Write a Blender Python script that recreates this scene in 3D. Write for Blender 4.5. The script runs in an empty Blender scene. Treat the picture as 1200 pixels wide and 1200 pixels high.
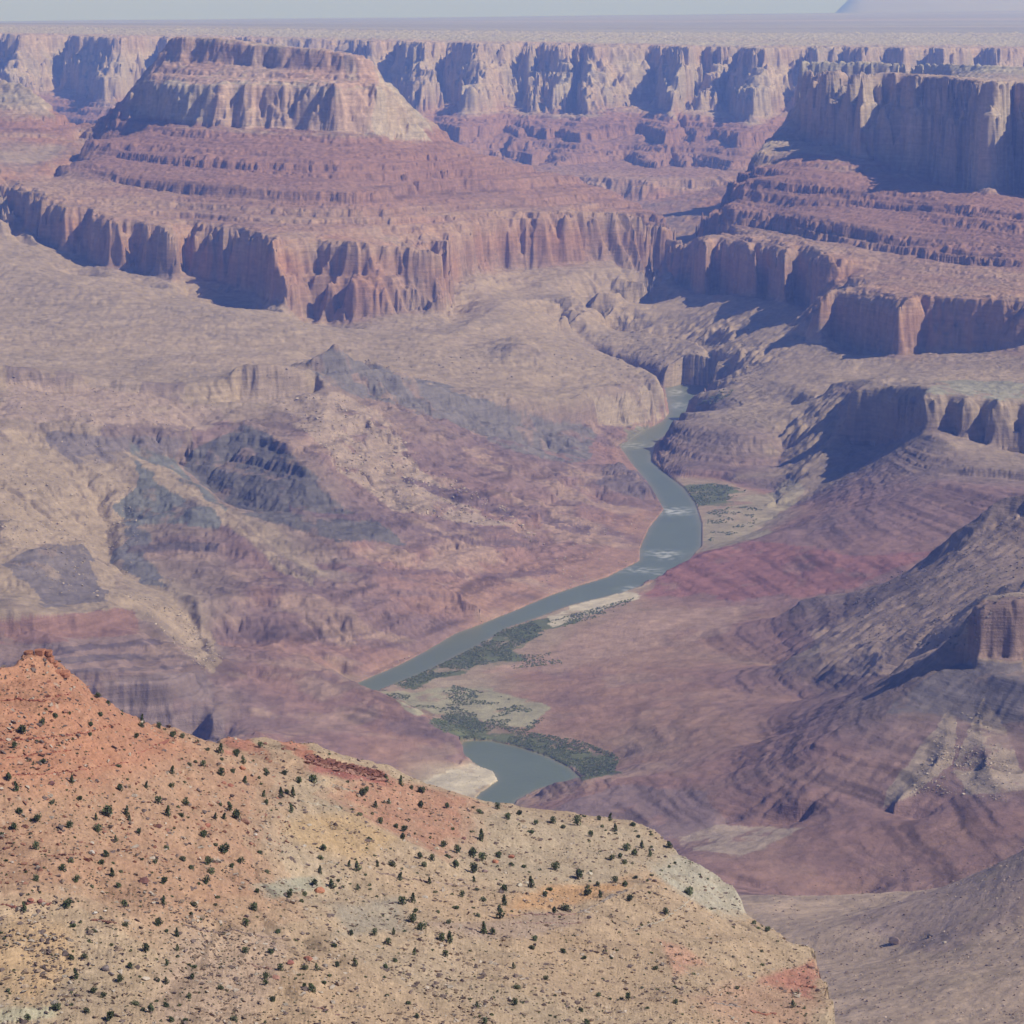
import math, random, time
import numpy as np
try:
    import bpy
except ImportError:          # lets the terrain code be tried outside Blender
    bpy = None
T0 = time.time()
R = math.radians
rnd = random.Random(7)

# ------------------------------------------------------------------ camera, sky, sun
F = 3300.0                    # focal length in units of a 1200 px wide picture
PITCH = math.atan(605.0 / F)
CAM_Z = 1450.0                # metres above the river
SUN_AZ, SUN_EL = R(71), R(43)     # azimuth clockwise from behind the camera's right: 90 = exactly right
SUN_DIR = np.array([math.sin(SUN_AZ) * math.cos(SUN_EL), -math.cos(SUN_AZ) * math.cos(SUN_EL), math.sin(SUN_EL)])
EXPOSURE = -0.07
if bpy:
    sc = bpy.context.scene
    cd = bpy.data.cameras.new('camera'); cam = bpy.data.objects.new('camera', cd)
    sc.collection.objects.link(cam); sc.camera = cam
    cd.sensor_width = 36; cd.lens = 36 * F / 1200
    cd.clip_start = 1; cd.clip_end = 400000
    cam.location = (0, 0, CAM_Z)
    cam.rotation_euler = (R(90) - PITCH, 0, 0)
    w = bpy.data.worlds.new('World'); sc.world = w; w.use_nodes = True
    nt = w.node_tree; bg = nt.nodes['Background']
    sky = nt.nodes.new('ShaderNodeTexSky'); sky.sky_type = 'NISHITA'; sky.sun_disc = False
    sky.sun_elevation = SUN_EL
    # Blender sky: rotation 0 puts the sun at +Y, positive turns it towards +X
    sky.sun_rotation = math.atan2(SUN_DIR[0], SUN_DIR[1])
    sky.altitude = 2200; sky.air_density = 0.8; sky.dust_density = 0.1; sky.ozone_density = 4.0
    tint = nt.nodes.new('ShaderNodeVectorMath'); tint.operation = 'MULTIPLY'; tint.inputs[1].default_value = (0.81, 0.85, 1.18)
    nt.links.new(sky.outputs[0], tint.inputs[0]); nt.links.new(tint.outputs[0], bg.inputs[0]); bg.inputs[1].default_value = 0.085
    sd = bpy.data.lights.new('sun', 'SUN'); sd.energy = 4.8; sd.angle = R(0.5); sd.color = (1.0, 0.95, 0.87)
    sun = bpy.data.objects.new('sun', sd); sc.collection.objects.link(sun)
    from mathutils import Vector
    sun.rotation_euler = Vector(tuple(SUN_DIR)).to_track_quat('Z', 'Y').to_euler()
    sun.location = (3000, -2000, 4000)
    sc.view_settings.view_transform = 'Standard'; sc.view_settings.look = 'None'
    sc.view_settings.exposure = EXPOSURE; sc.view_settings.gamma = 1
    sc.cycles.volume_bounces = 1
    sc.cycles.max_bounces = 4
    sc.cycles.diffuse_bounces = 2

# ------------------------------------------------------------------ picture <-> place
CP, SP = math.cos(PITCH), math.sin(PITCH)
def ray(px, py):
    a = (np.asarray(px, float) - 600) / F; b = (600 - np.asarray(py, float)) / F
    fy = CP + b * SP; fz = -SP + b * CP
    return a / fy, -fz / fy          # u = X/Y, t = drop / Y
def project(x, y, z):
    dz = z - CAM_Z
    depth = y * CP - dz * SP
    return 600 + F * x / depth, 600 - F * (y * SP + dz * CP) / depth
def from_yd(px, py, D):
    u, t = ray(px, py); return u, D, CAM_Z - t * D
def from_yz(px, py, z):
    u, t = ray(px, py); D = (CAM_Z - z) / t; return u, D, z
def from_dz(px, D, z):
    # column px for a point at depth D and height z
    t = (CAM_Z - z) / D
    b = (SP - t * CP) / (CP + t * SP)          # invert t(b)
    u = (px - 600) / F / (CP + b * SP); return u, D, z

# ------------------------------------------------------------------ noise
_rs = np.random.RandomState(11)
_P = _rs.permutation(4096).astype(np.int32)
_ang = _rs.rand(4096) * 2 * np.pi
_GX, _GY = np.cos(_ang).astype(np.float32), np.sin(_ang).astype(np.float32)
def perlin(x, y, seed=0):
    x = np.asarray(x, np.float32); y = np.asarray(y, np.float32)
    xi = np.floor(x); yi = np.floor(y); fx = x - xi; fy = y - yi
    xi = xi.astype(np.int32) + seed * 137; yi = yi.astype(np.int32) + seed * 71
    ux = fx * fx * fx * (fx * (fx * 6 - 15) + 10); uy = fy * fy * fy * (fy * (fy * 6 - 15) + 10)
    def g(ix, iy, dx, dy):
        h = _P[(_P[ix & 4095] + iy) & 4095]
        return _GX[h] * dx + _GY[h] * dy
    a = g(xi, yi, fx, fy); b = g(xi + 1, yi, fx - 1, fy)
    c = g(xi, yi + 1, fx, fy - 1); d = g(xi + 1, yi + 1, fx - 1, fy - 1)
    return (a + ux * (b - a) + uy * ((c + ux * (d - c)) - (a + ux * (b - a)))) * 1.5
def fbm(x, y, L, octv, seed=0, gain=0.5, ridged=False):
    s = 0; amp = 1; tot = 0
    for i in range(octv):
        n = perlin(x / L, y / L, seed + i * 3)
        if ridged: n = 1 - 2 * np.abs(n)
        s = s + amp * n; tot += amp; amp *= gain; L *= 0.5
    return s / tot
def sstep(a, b, x):
    t = np.clip((x - a) / (b - a), 0, 1); return t * t * (3 - 2 * t)

# ------------------------------------------------------------------ membrane through surveyed curves
class Field:
    """Log-polar grid (u = X/Y, v = ln Y); heights between surveyed lines come from relaxation."""
    def __init__(self, u0, u1, D0, D1, h):
        self.u0, self.v0, self.h = u0, math.log(D0), h
        self.nu = int((u1 - u0) / h) + 1; self.nv = int((math.log(D1) - self.v0) / h) + 1
        self.pts = []            # (u, v, channels...)
    def add(self, pts, s, r, mode='yd'):
        """pts: tuples (px, a, b[, s]); s = rock layer, r = raggedness in metres"""
        out = []
        for p in pts:
            q = {'yd': from_yd, 'yz': from_yz, 'dz': from_dz}[mode](p[0], p[1], p[2])
            out.append((float(q[0]), math.log(q[1]), float(q[2]), p[3] if len(p) > 3 else s, r))
        for a, b in zip(out[:-1], out[1:]):
            n = max(2, int(2.2 * math.hypot(b[0] - a[0], b[1] - a[1]) / self.h) + 1)
            for k in range(n):
                t = k / n; self.pts.append([a[i] + (b[i] - a[i]) * t for i in range(5)])
        self.pts.append(list(out[-1]))
        return out
    def solve(self, levels=6, iters=(400, 200, 160, 120, 90, 70)):
        P = np.array(self.pts, float)
        val = None
        for lv in range(levels - 1, -1, -1):
            k = 2 ** lv; nu = (self.nu - 1) // k + 2; nv = (self.nv - 1) // k + 2; h = self.h * k
            iu = np.rint((P[:, 0] - self.u0) / h).astype(int); iv = np.rint((P[:, 1] - self.v0) / h).astype(int)
            ok = (iu >= 0) & (iu < nu) & (iv >= 0) & (iv < nv)
            idx = iv[ok] * nu + iu[ok]
            cnt = np.bincount(idx, minlength=nu * nv).astype(np.float32)
            fix = (cnt > 0).reshape(nv, nu)
            fv = np.stack([(np.bincount(idx, P[ok, 2 + c], minlength=nu * nv) / np.maximum(cnt, 1)).reshape(nv, nu) for c in range(3)]).astype(np.float32)
            if val is None:
                val = np.zeros((3, nv, nu), np.float32)
                for c in range(3): val[c] = fv[c][fix].mean()
            else:
                o = val; yy = np.minimum(np.arange(nv) / 2, o.shape[1] - 1.001); xx = np.minimum(np.arange(nu) / 2, o.shape[2] - 1.001)
                y0 = yy.astype(int); x0 = xx.astype(int); fy = (yy - y0)[None, :, None]; fx = (xx - x0)[None, None, :]
                r0 = o[:, y0] * (1 - fy) + o[:, y0 + 1] * fy
                val = (r0[:, :, x0] * (1 - fx) + r0[:, :, x0 + 1] * fx).astype(np.float32)
            val[:, fix] = fv[:, fix]
            f3 = np.broadcast_to(fix, val.shape); fvf = fv[:, fix]
            for it in range(iters[levels - 1 - lv]):
                p = np.pad(val, ((0, 0), (1, 1), (1, 1)), mode='edge')
                val = 0.25 * (p[:, :-2, 1:-1] + p[:, 2:, 1:-1] + p[:, 1:-1, :-2] + p[:, 1:-1, 2:])
                val[:, fix] = fvf
        self.val = val
        return self
    def sample(self, u, v):
        x = np.clip((u - self.u0) / self.h, 0, self.val.shape[2] - 1.001); y = np.clip((v - self.v0) / self.h, 0, self.val.shape[1] - 1.001)
        x0 = x.astype(np.int32); y0 = y.astype(np.int32); fx = (x - x0).astype(np.float32); fy = (y - y0).astype(np.float32)
        V = self.val
        return [(V[c][y0, x0] * (1 - fx) + V[c][y0, x0 + 1] * fx) * (1 - fy) + (V[c][y0 + 1, x0] * (1 - fx) + V[c][y0 + 1, x0 + 1] * fx) * fy for c in range(len(V))]

def in_poly(px, py, poly):
    inside = np.zeros(np.shape(px), bool); n = len(poly)
    for i in range(n):
        x1, y1 = poly[i]; x2, y2 = poly[(i + 1) % n]
        if y1 == y2: continue
        c = ((y1 > py) != (y2 > py)) & (px < (x2 - x1) * (py - y1) / (y2 - y1) + x1)
        inside ^= c
    return inside

# ------------------------------------------------------------------ the canyon, surveyed line by line
k_ = 1000.0
def K(L): return [(p[0], p[1], p[2] * k_) + tuple(p[3:]) for p in L]
def build_canyon():
    G = Field(-0.30, 0.36, 2300, 27000, 0.0009)
    A = G.add
    def foot(top, pts, s, r, gap=.08):
        # foot of a cliff: picture points placed just in front of the cliff's top edge
        tx = [p[0] for p in top]; td = [p[2] for p in top]
        out = []
        xs = sorted(set([p[0] for p in pts] + [x for x in tx if pts[0][0] < x < pts[-1][0]]))
        for x in xs:
            y = np.interp(x, [p[0] for p in pts], [p[1] for p in pts]); g = np.interp(x, [p[0] for p in pts], [(p[2] if len(p) > 2 else gap) for p in pts])
            out.append((x, float(y), (float(np.interp(x, tx, td)) - g) * k_))
        A(out, s, r); return [(a, b, c / k_) for a, b, c in out]
    jr = random.Random(9)
    def jag(pts, amp, step=17):
        out = []; n = 0
        for a, b in zip(pts[:-1], pts[1:]):
            m = max(1, int(abs(b[0] - a[0]) / step))
            for k in range(m):
                t = k / m; n += 1
                out.append((a[0] + (b[0] - a[0]) * t, a[1] + (b[1] - a[1]) * t, a[2] + (b[2] - a[2]) * t + (amp if n % 2 else -amp) * jr.uniform(.3, 1.2)))
        return out + [pts[-1]]
    # far rim: saw-tooth of buttresses whose left flanks turn away from the sun
    near = [(-260, 22.3), (-120, 22.3), (-20, 22.4), (30, 22.2), (145, 21.6), (205, 21.9), (300, 22), (440, 21.4), (503, 20.9), (562, 20.8), (632, 20.9), (664, 20.8), (697, 20.6), (806, 20.3), (845, 20.5), (893, 20.0), (960, 20.2), (1010, 20.1), (1060, 20.0), (1110, 19.9), (1170, 19.9), (1250, 19.7), (1400, 19.5), (1700, 19.4)]
    wid = {30: 22, 145: 66, 503: 38, 562: 32, 632: 12, 664: 30, 697: 16, 806: 36, 845: 14, 893: 36, 960: 14, 1010: 14, 1060: 14, 1110: 16, 1170: 18, 1250: 20}
    rim = [(-700, 22.4)]
    for (px, D) in near:
        wd = wid.get(px, 16)
        rim.append((px - wd, D + 0.35 + 0.012 * wd)); rim.append((px, D))
    rz = lambda px: 1150 - 62 * min(1, max(0, px / 800))
    A([(px, D * k_, rz(px)) for px, D in rim], 6.6, 60, 'dz')
    A([(px, (D + .9) * k_, rz(px) + 4) for px, D in rim], 7, 20, 'dz')
    A([(px, (D - .12) * k_, rz(px) - 130) for px, D in rim], 6.3, 60, 'dz')
    A([(px, (D - .26) * k_, rz(px) - 190) for px, D in rim], 6.1, 70, 'dz')
    br = random.Random(4)
    mid_ = [(px - (0 if i % 2 else 9), D - (.30 if i % 2 else .52), rz(px) - 285 + br.uniform(-25, 25)) for i, (px, D) in enumerate(rim)]
    A([(px, D * k_, z) for px, D, z in mid_], 6.1, 80, 'dz')
    base = [(px - (0 if i % 2 else 14), D - (.46 if i % 2 else .82), (655 if px > 300 else 715) + (30 if i % 2 else -45) + br.uniform(-30, 30)) for i, (px, D) in enumerate(rim)]
    A([(px, D * k_, z) for px, D, z in base], 5.75, 90, 'dz')
    low = [(px - 20, D - 1.0 - (.30 if i % 2 else .55)) for i, (px, D) in enumerate(rim)]
    A([(px, D * k_, 575 + br.uniform(-15, 15)) for px, D in low], 5.1, 70, 'dz')
    A([(px, (D - .09) * k_, 500 + br.uniform(-15, 15)) for px, D in low], 4.9, 70, 'dz')
    A([(px - 18, (D - .75) * k_, 430 + br.uniform(-15, 15)) for px, D in low if px > 300], 4.9, 70, 'dz')
    A([(px - 18, (D - .85) * k_, 370 + br.uniform(-15, 15)) for px, D in low if px > 300], 4.7, 70, 'dz')
    #A([(-700, 20300, 560), (200, 20000, 540), (450, 19700, 540), (800, 19200, 540), (1300, 18600, 560)], 5.2, 70, 'dz')
    #A([(-700, 20000, 500), (200, 19700, 480), (450, 19400, 480), (800, 18900, 480), (1300, 18300, 500)], 5, 70, 'dz')
    A([(-700, 18500, 380), (200, 18300, 370), (450, 17700, 370), (620, 17300, 380), (760, 17000, 360), (900, 17200, 380), (1300, 17000, 400)], 4.6, 80, 'dz')
    A([(200, 18100, 250), (450, 17700, 250), (620, 17100, 250), (760, 16800, 240), (900, 17000, 250), (1300, 16800, 250)], 3.8, 80, 'dz')
    A([(-700, 16500, 230), (200, 16200, 200), (450, 15800, 160), (760, 15000, 120), (860, 14800, 110), (1300, 15500, 200)], 3, 60, 'dz')
    for d, z in ((23600, 0), (25000, 6), (27000, 10)):
        A([(-700, d, 1156 + z), (0, d, 1156 + z), (800, d, 1096 + z), (1800, d, 1096 + z)], 7, 10, 'dz')
    # left distance: pale knoll and the valley beside it
    A(K([(-300, 90, 15.0), (-60, 84, 14.6), (0, 88, 14.2), (30, 100, 14.0), (50, 125, 13.8), (62, 133, 13.7)]), 6, 40)
    A(K([(-300, 130, 14.2), (-60, 128, 13.9), (10, 140, 13.5), (55, 143, 13.5)]), 5.7, 40)
    A(K([(-300, 190, 13.0), (0, 175, 12.6), (40, 190, 12.6), (70, 170, 13.2)]), 3.2, 50)
    A(K([(-300, 215, 12.3), (-10, 190, 12.3), (18, 235, 11.7)]), 3.4, 40)
    A(K([(-300, 250, 11.9), (-10, 235, 12.0), (15, 262, 11.5)]), 3, 40)
    A([(-300, 16000, 420), (60, 16200, 400), (110, 15300, 400), (100, 14300, 420)], 4.6, 60, 'dz')
    A(K([(95, 150, 13.9), (110, 175, 13.2), (80, 200, 12.6), (40, 215, 12.2)]), 4.4, 40)
    # left butte
    A([(205, 14000, 1232), (300, 13900, 1215), (430, 13400, 1185)], 6.8, 20, 'dz')
    bt = jag([(200, 44, 13.6), (212, 42, 13.55), (275, 47, 13.35), (352, 56, 13.1), (395, 60, 13.0), (432, 65, 12.95), (448, 80, 13.1)], .022)
    A(K(bt), 6.6, 20)
    foot(bt, [(198, 62), (212, 70), (275, 74), (352, 82), (432, 86), (446, 84)], 6.3, 20, .07)
    bm = jag([(155, 112, 13.45), (176, 92, 13.5), (196, 98, 13.15), (240, 97, 12.95), (310, 98, 12.85), (400, 99, 12.72), (448, 100, 12.8), (462, 104, 13.0), (505, 150, 13.0)], .04)
    A(K(bm), 6.1, 26)
    foot(bm, [(156, 134, .1), (190, 140, .1), (240, 147, .13), (300, 149, .13), (400, 152, .13), (450, 158, .16), (500, 167, .12)], 5.7, 26)
    A([(150, 14300, 700), (220, 14900, 720), (330, 14800, 690), (480, 14000, 640), (520, 13500, 640)], 5.6, 40, 'dz')
    # red slopes under the butte
    A(K([(100, 160, 13.0), (170, 178, 12.5), (240, 182, 12.2), (320, 188, 12.05), (400, 188, 12.0), (480, 186, 12.3), (540, 186, 12.7)]), 5.2, 60)
    A(K([(105, 168, 12.9), (172, 190, 12.42), (242, 196, 12.13), (322, 202, 11.98), (402, 200, 11.93), (482, 196, 12.2)]), 5.05, 60)
    A(K([(70, 185, 12.6), (150, 205, 12.0), (240, 214, 11.7), (340, 224, 11.5), (420, 224, 11.5), (500, 226, 12.1), (560, 222, 12.5), (640, 222, 12.8)]), 4.9, 60)
    A(K([(72, 193, 12.5), (152, 214, 11.93), (242, 224, 11.63), (342, 236, 11.42), (422, 236, 11.42), (480, 240, 11.8)]), 4.7, 60)
    A(K([(514, 168, 12.9), (560, 178, 13.1), (620, 192, 13.3), (700, 211, 13.35), (750, 236, 13.1), (784, 252, 12.75)]), 4.9, 30)
    A([(540, 14900, 300), (700, 14600, 240), (800, 13800, 190), (812, 13100, 170)], 3.5, 60, 'dz')
    # great red wall of the left side
    wall = [(-300, 200, 12.4), (0, 210, 12.2), (42, 222, 11.7), (75, 240, 11.45), (100, 243, 11.46), (132, 256, 11.22), (165, 258, 11.22), (205, 266, 11.06), (220, 262, 11.36), (262, 266, 11.2), (300, 270, 10.98), (334, 278, 10.62), (352, 283, 10.66), (380, 279, 10.78), (428, 281, 10.66), (480, 285, 10.72), (526, 290, 10.75), (533, 268, 11.6), (556, 258, 11.85), (600, 250, 12.15), (660, 248, 12.25), (720, 247, 12.35), (775, 248, 12.4), (791, 262, 12.5)]
    A(K(wall), 4.45, 42)
    wb = [(-300, 235), (-20, 245), (35, 262), (60, 290), (95, 300), (130, 312), (170, 322), (200, 325), (226, 318), (262, 330), (298, 340), (338, 352), (372, 372, .16), (420, 373, .16), (470, 364, .13), (524, 366), (548, 322), (570, 312), (620, 314), (670, 306), (720, 302), (775, 301), (789, 303)]
    foot(wall, [(340, 316), (400, 320), (470, 322), (526, 326)], 3.9, 34, .05)
    foot(wall, [(340, 322), (400, 327), (470, 329), (526, 332)], 3.8, 34, .11)
    foot(wall, wb, 3.5, 50, .10)
    cones = foot(wall, [(p[0], p[1] + 10) for p in wb if p[0] > -50], 3.1, 20, .26)
    foot(cones, [(c[0] + jr.uniform(-8, 8), c[1] + (16 if n % 2 else 5)) for n, c in enumerate(cones[::2])], 3.05, 20, .12)
    A([(815, 12700, 180), (806, 12200, 170)], 3.2, 40, 'dz')
    # bench lower on the wall at left
    # talus and the Tonto bench, left
    A(K([(-300, 300, 11.2), (0, 310, 10.8), (60, 325, 10.5), (150, 350, 10.2), (250, 362, 10.1), (340, 385, 9.9), (420, 400, 9.8), (520, 392, 10.0), (600, 350, 11.0), (650, 345, 11.3), (730, 335, 11.6)]), 3.05, 40)
    A(K([(-300, 370, 10.1), (0, 380, 9.9), (100, 400, 9.6), (180, 415, 9.4), (300, 408, 9.6), (420, 425, 9.4), (500, 425, 9.5), (560, 400, 10.0)]), 3, 36)
    A(K([(-300, 415, 9.4), (0, 418, 9.25), (120, 430, 9.1), (250, 420, 9.25), (350, 408, 9.45)]), 3, 30)
    A(K([(560, 385, 10.3), (600, 370, 10.6), (640, 365, 10.9), (700, 360, 11.3), (745, 350, 11.6)]), 3, 30)
    A(K([(520, 440, 9.35), (600, 447, 9.3), (660, 455, 9.4), (720, 447, 9.65)]), 3, 20)
    A(K([(560, 455, 9.05), (640, 468, 8.98), (700, 462, 9.3)]), 2.9, 20)
    # little dark-based butte on the bench
    A(K([(588, 395, 9.95), (605, 394, 9.9), (622, 398, 9.9)]), 3.1, 8)
    A(K([(580, 416, 9.78), (600, 418, 9.72), (624, 414, 9.78)]), 2.6, 8)
    A(K([(640, 402, 10.1), (600, 398, 10.3)]), 3, 10)
    # edge of the bench above the hidden gorge, and the gorge
    A(K([(640, 385, 11.1), (684, 404, 10.75), (720, 420, 10.3), (752, 432, 10.0), (776, 441, 9.8), (783, 452, 9.62)]), 2.8, 10)
    A([(700, 10760, 6), (740, 10500, 3), (775, 10280, 3), (800, 10050, 3)], 0.5, 6, 'dz')
    A([(640, 11500, 160), (690, 10980, 118), (740, 10780, 92), (800, 10420, 86), (847, 10020, 88)], 2.6, 14, 'dz')
    A([(705, 10880, 30), (740, 10700, 14), (800, 10340, 12), (838, 10080, 14), (852, 9960, 30)], 1.9, 12, 'dz')
    A(K([(700, 393, 11.5), (760, 400, 11.2), (820, 412, 10.8), (880, 432, 10.0)]), 3, 26)
    # grey cliff band from the river corner up to the dark peak
    gb = [(372, 423, 8.25), (396, 411, 8.32), (425, 424, 8.38), (450, 434, 8.42), (500, 448, 8.5), (540, 462, 8.62), (580, 470, 8.75), (610, 478, 8.82), (645, 480, 8.95), (690, 466, 9.15), (700, 461, 9.28), (740, 451, 9.48), (772, 446, 9.58), (783, 450, 9.62)]
    A(K(gb), 2.55, 22)
    gf = foot(gb, [(376, 440), (400, 436), (440, 447), (490, 468), (530, 484), (570, 492), (600, 502), (625, 508), (660, 506), (700, 499), (725, 494), (760, 490), (783, 487)], 1.9, 22, .05)
    foot([(440, 0, 8.28), (530, 0, 8.46), (600, 0, 8.62), (640, 0, 8.72)], [(440, 456), (500, 478), (560, 497), (600, 508), (640, 512)], 2.2, 20, 0)
    foot([(440, 0, 8.28), (530, 0, 8.46), (600, 0, 8.62), (650, 0, 8.75)], [(440, 470), (500, 492), (560, 515), (600, 528), (650, 540)], 2.0, 20, .04)
    A(K([(430, 415, 9.0), (480, 433, 8.95), (540, 447, 8.9), (600, 458, 8.95)]), 3, 16)
    # left ridge
    A(K([(-320, 405, 7.7), (-100, 418, 7.7), (0, 425, 7.7), (45, 428, 7.72), (90, 434, 7.76), (130, 446, 7.8), (175, 449, 7.8), (215, 452, 7.82), (250, 461, 7.82), (272, 445, 7.88), (287, 424, 7.92), (325, 425, 7.94), (358, 428, 7.98), (372, 430, 8.05)]), 3.0, 18)
    lr = [(-320, 405, 7.7), (-100, 418, 7.7), (0, 425, 7.7), (45, 428, 7.72), (90, 434, 7.76), (130, 446, 7.8), (175, 449, 7.8), (215, 452, 7.82), (250, 461, 7.82), (272, 445, 7.88), (287, 424, 7.92), (325, 425, 7.94), (358, 428, 7.98), (372, 430, 8.05)]
    foot(lr, [(-320, 425), (0, 444), (45, 457), (98, 461), (130, 458), (180, 465), (220, 468), (255, 474), (285, 470), (330, 472), (370, 466)], 2.9, 22, .03)
    A([(-320, 8600, 270), (0, 8600, 260), (150, 8600, 240), (300, 8700, 235), (380, 8850, 230), (430, 8900, 230)], 3, 20, 'dz')
    # left slopes: dark mounds, ribs and gullies
    A(K([(-320, 500, 7.1), (0, 492, 7.2), (60, 500, 7.25), (110, 505, 7.3), (145, 495, 7.4), (165, 490, 7.45), (205, 505, 7.4), (230, 500, 7.45), (245, 492, 7.5)]), 2.6, 26)
    A(K([(-320, 520, 7.0), (0, 512, 7.1), (60, 524, 7.14), (110, 526, 7.18), (150, 522, 7.28), (190, 532, 7.28)]), 2.7, 22)
    A(K([(262, 500, 7.55), (280, 496, 7.52), (297, 497, 7.48), (315, 508, 7.42), (330, 525, 7.3), (360, 560, 7.1), (410, 600, 6.95), (455, 625, 6.85)]), 2.1, 14)
    A(K([(212, 548, 7.36), (240, 563, 7.25), (262, 592, 7.08), (300, 617, 6.92)]), 2.1, 14)
    A(K([(210, 520, 7.45), (225, 505, 7.6), (250, 485, 7.7)]), 2.9, 12)
    A(K([(155, 520, 7.32), (180, 548, 7.16), (205, 570, 7.05), (232, 584, 6.98), (275, 613, 6.8), (320, 643, 6.62), (375, 680, 6.42)]), 2.8, 14)
    A(K([(262, 622, 6.72), (300, 648, 6.55), (345, 680, 6.42)]), 1.5, 14)
    A(K([(140, 618, 6.85), (166, 611, 6.83), (210, 612, 6.8), (252, 620, 6.72)]), 2.1, 14)
    A(K([(136, 655, 6.55), (160, 650, 6.57), (200, 640, 6.64), (254, 648, 6.58)]), 2.0, 14)
    A(K([(128, 600, 6.9), (125, 635, 6.68), (138, 670, 6.45), (180, 690, 6.3), (215, 715, 6.15), (240, 745, 6.0), (235, 775, 5.85)]), 2.9, 14)
    A(K([(0, 560, 6.8), (60, 560, 6.85), (110, 575, 6.85)]), 2.95, 24)
    A(K([(0, 610, 6.45), (60, 620, 6.45), (105, 640, 6.45)]), 2.95, 24)
    A(K([(-320, 600, 6.5), (-100, 600, 6.5), (0, 668, 6.1), (15, 664, 6.15), (50, 640, 6.35), (70, 633, 6.4), (110, 630, 6.45)]), 2.1, 18)
    A(K([(-100, 700, 5.95), (0, 698, 5.97), (50, 700, 5.95), (120, 695, 6.05), (150, 700, 6.0)]), 2.8, 16)
    A(K([(-320, 730, 5.62), (0, 727, 5.64), (45, 724, 5.67), (100, 718, 5.74), (140, 713, 5.82), (156, 715, 5.86)]), 2.7, 22)
    A(K([(-320, 757, 5.60), (0, 754, 5.62), (45, 752, 5.65), (100, 745, 5.72), (140, 738, 5.80), (165, 736, 5.85)]), 1.9, 9)
    A(K([(-320, 800, 5.36), (0, 796, 5.38), (120, 797, 5.4), (160, 796, 5.42), (200, 792, 5.45), (228, 784, 5.55)]), 1.9, 9)
    A(K([(-320, 870, 5.3), (0, 866, 5.34), (120, 866, 5.36), (180, 875, 5.37), (240, 880, 5.4), (255, 840, 5.4), (250, 800, 5.6)]), 2.0, 9)
    A([(-320, 4800, 60), (0, 4800, 50), (200, 4800, 40), (400, 4750, 30), (600, 4700, 25), (750, 4300, 60)], 1.6, 20, 'dz')
    A([(-320, 3600, 160), (0, 3600, 160), (400, 3600, 150), (700, 3500, 160)], 1.6, 20, 'dz')
    # red slopes on the left bank
    A(K([(400, 480, 7.9), (450, 510, 7.75), (520, 545, 7.75), (600, 565, 7.85), (680, 590, 7.85)]), 1.7, 22)
    A(K([(380, 520, 7.5), (430, 560, 7.3), (480, 590, 7.2), (540, 608, 7.25), (600, 625, 7.25), (680, 640, 7.25)]), 1.4, 22)
    A(K([(400, 640, 6.7), (450, 655, 6.7), (500, 665, 6.72), (560, 665, 6.85), (640, 670, 6.95)]), 1.15, 16)
    A(K([(450, 690, 6.45), (500, 690, 6.5), (540, 690, 6.52), (575, 705, 6.45)]), 1.1, 10)
    A(K([(300, 700, 6.25), (360, 715, 6.2), (420, 730, 6.15), (480, 735, 6.25), (540, 725, 6.42)]), 1.2, 14)
    A(K([(345, 745, 6.05), (390, 765, 5.98), (420, 778, 5.96), (455, 765, 6.1)]), 1.2, 10)
    A(K([(703, 566, 8.18), (713, 550, 8.26), (733, 543, 8.3), (752, 551, 8.24), (766, 572, 8.08)]), 1.9, 14)
    A(K([(698, 580, 8.05), (720, 590, 7.98), (745, 593, 7.93), (765, 590, 7.95)]), 1.4, 4)
    A([(705, 8420, 30), (735, 8520, 20), (755, 8480, 8)], 1.4, 4, 'dz')
    # red promontory before the hidden river loop
    A(K([(250, 760, 6.02), (300, 758, 6.0), (350, 765, 5.9), (400, 793, 5.72), (425, 806, 5.62), (455, 818, 5.54), (490, 832, 5.46), (515, 852, 5.36), (535, 866, 5.3), (549, 880, 5.24)]), 1.1, 5)
    A(K([(300, 800, 5.72), (350, 820, 5.58), (400, 842, 5.46), (450, 862, 5.35), (500, 880, 5.25), (540, 889, 5.2)]), 1.1, 9)
    A([(400, 5960, 2), (430, 5800, 1), (480, 5640, 1), (530, 5540, 1), (550, 5480, 1)], 0.6, 3, 'dz')
    A([(300, 5200, 60), (400, 5100, 30), (470, 5080, 8)], 1.2, 8, 'dz')
    # river banks (left bank, right bank)
    A([(420, 799, 2), (467, 779, 2), (500, 762, 2), (533, 742, 2), (560, 732, 2), (600, 716, 2), (647, 696, 2), (683, 684, 2), (710, 676, 2), (750, 656, 2), (750, 642, 2), (760, 619, 2), (778, 596, 2), (763, 569, 2), (740, 542, 2), (727, 522, 2), (752, 506, 2), (776, 494, 2), (784, 484, 2), (782, 468, 2)], 0.9, 3, 'yz')
    A([(467, 801, 2), (500, 788, 2), (533, 771, 2), (560, 758, 2), (593, 738, 2), (633, 724, 2), (667, 711, 2), (720, 698, 2), (735, 694, 2), (764, 684, 2), (802, 664, 2), (822, 641, 2), (821, 613, 2), (812, 590, 2), (800, 572, 3), (780, 555, 3), (762, 540, 3), (768, 520, 3), (790, 504, 3), (806, 488, 3), (816, 474, 3), (838, 464, 3)], 0.3, 3, 'yz')
    A([(548, 869, 2), (575, 868, 2), (610, 875, 2), (645, 887, 2), (668, 899, 2), (680, 910, 2), (660, 918, 2), (630, 926, 2), (606, 938, 2), (595, 950, 2)], 0.5, 2, 'yz')
    A([(500, 918, 3), (530, 903, 5), (556, 897, 4), (578, 904, 3), (585, 914, 2), (565, 928, 2), (550, 945, 2)], 0.0, 1, 'yz')
    A([(520, 925, 8), (550, 910, 7), (565, 913, 6)], 0.0, 1, 'yz')
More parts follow.
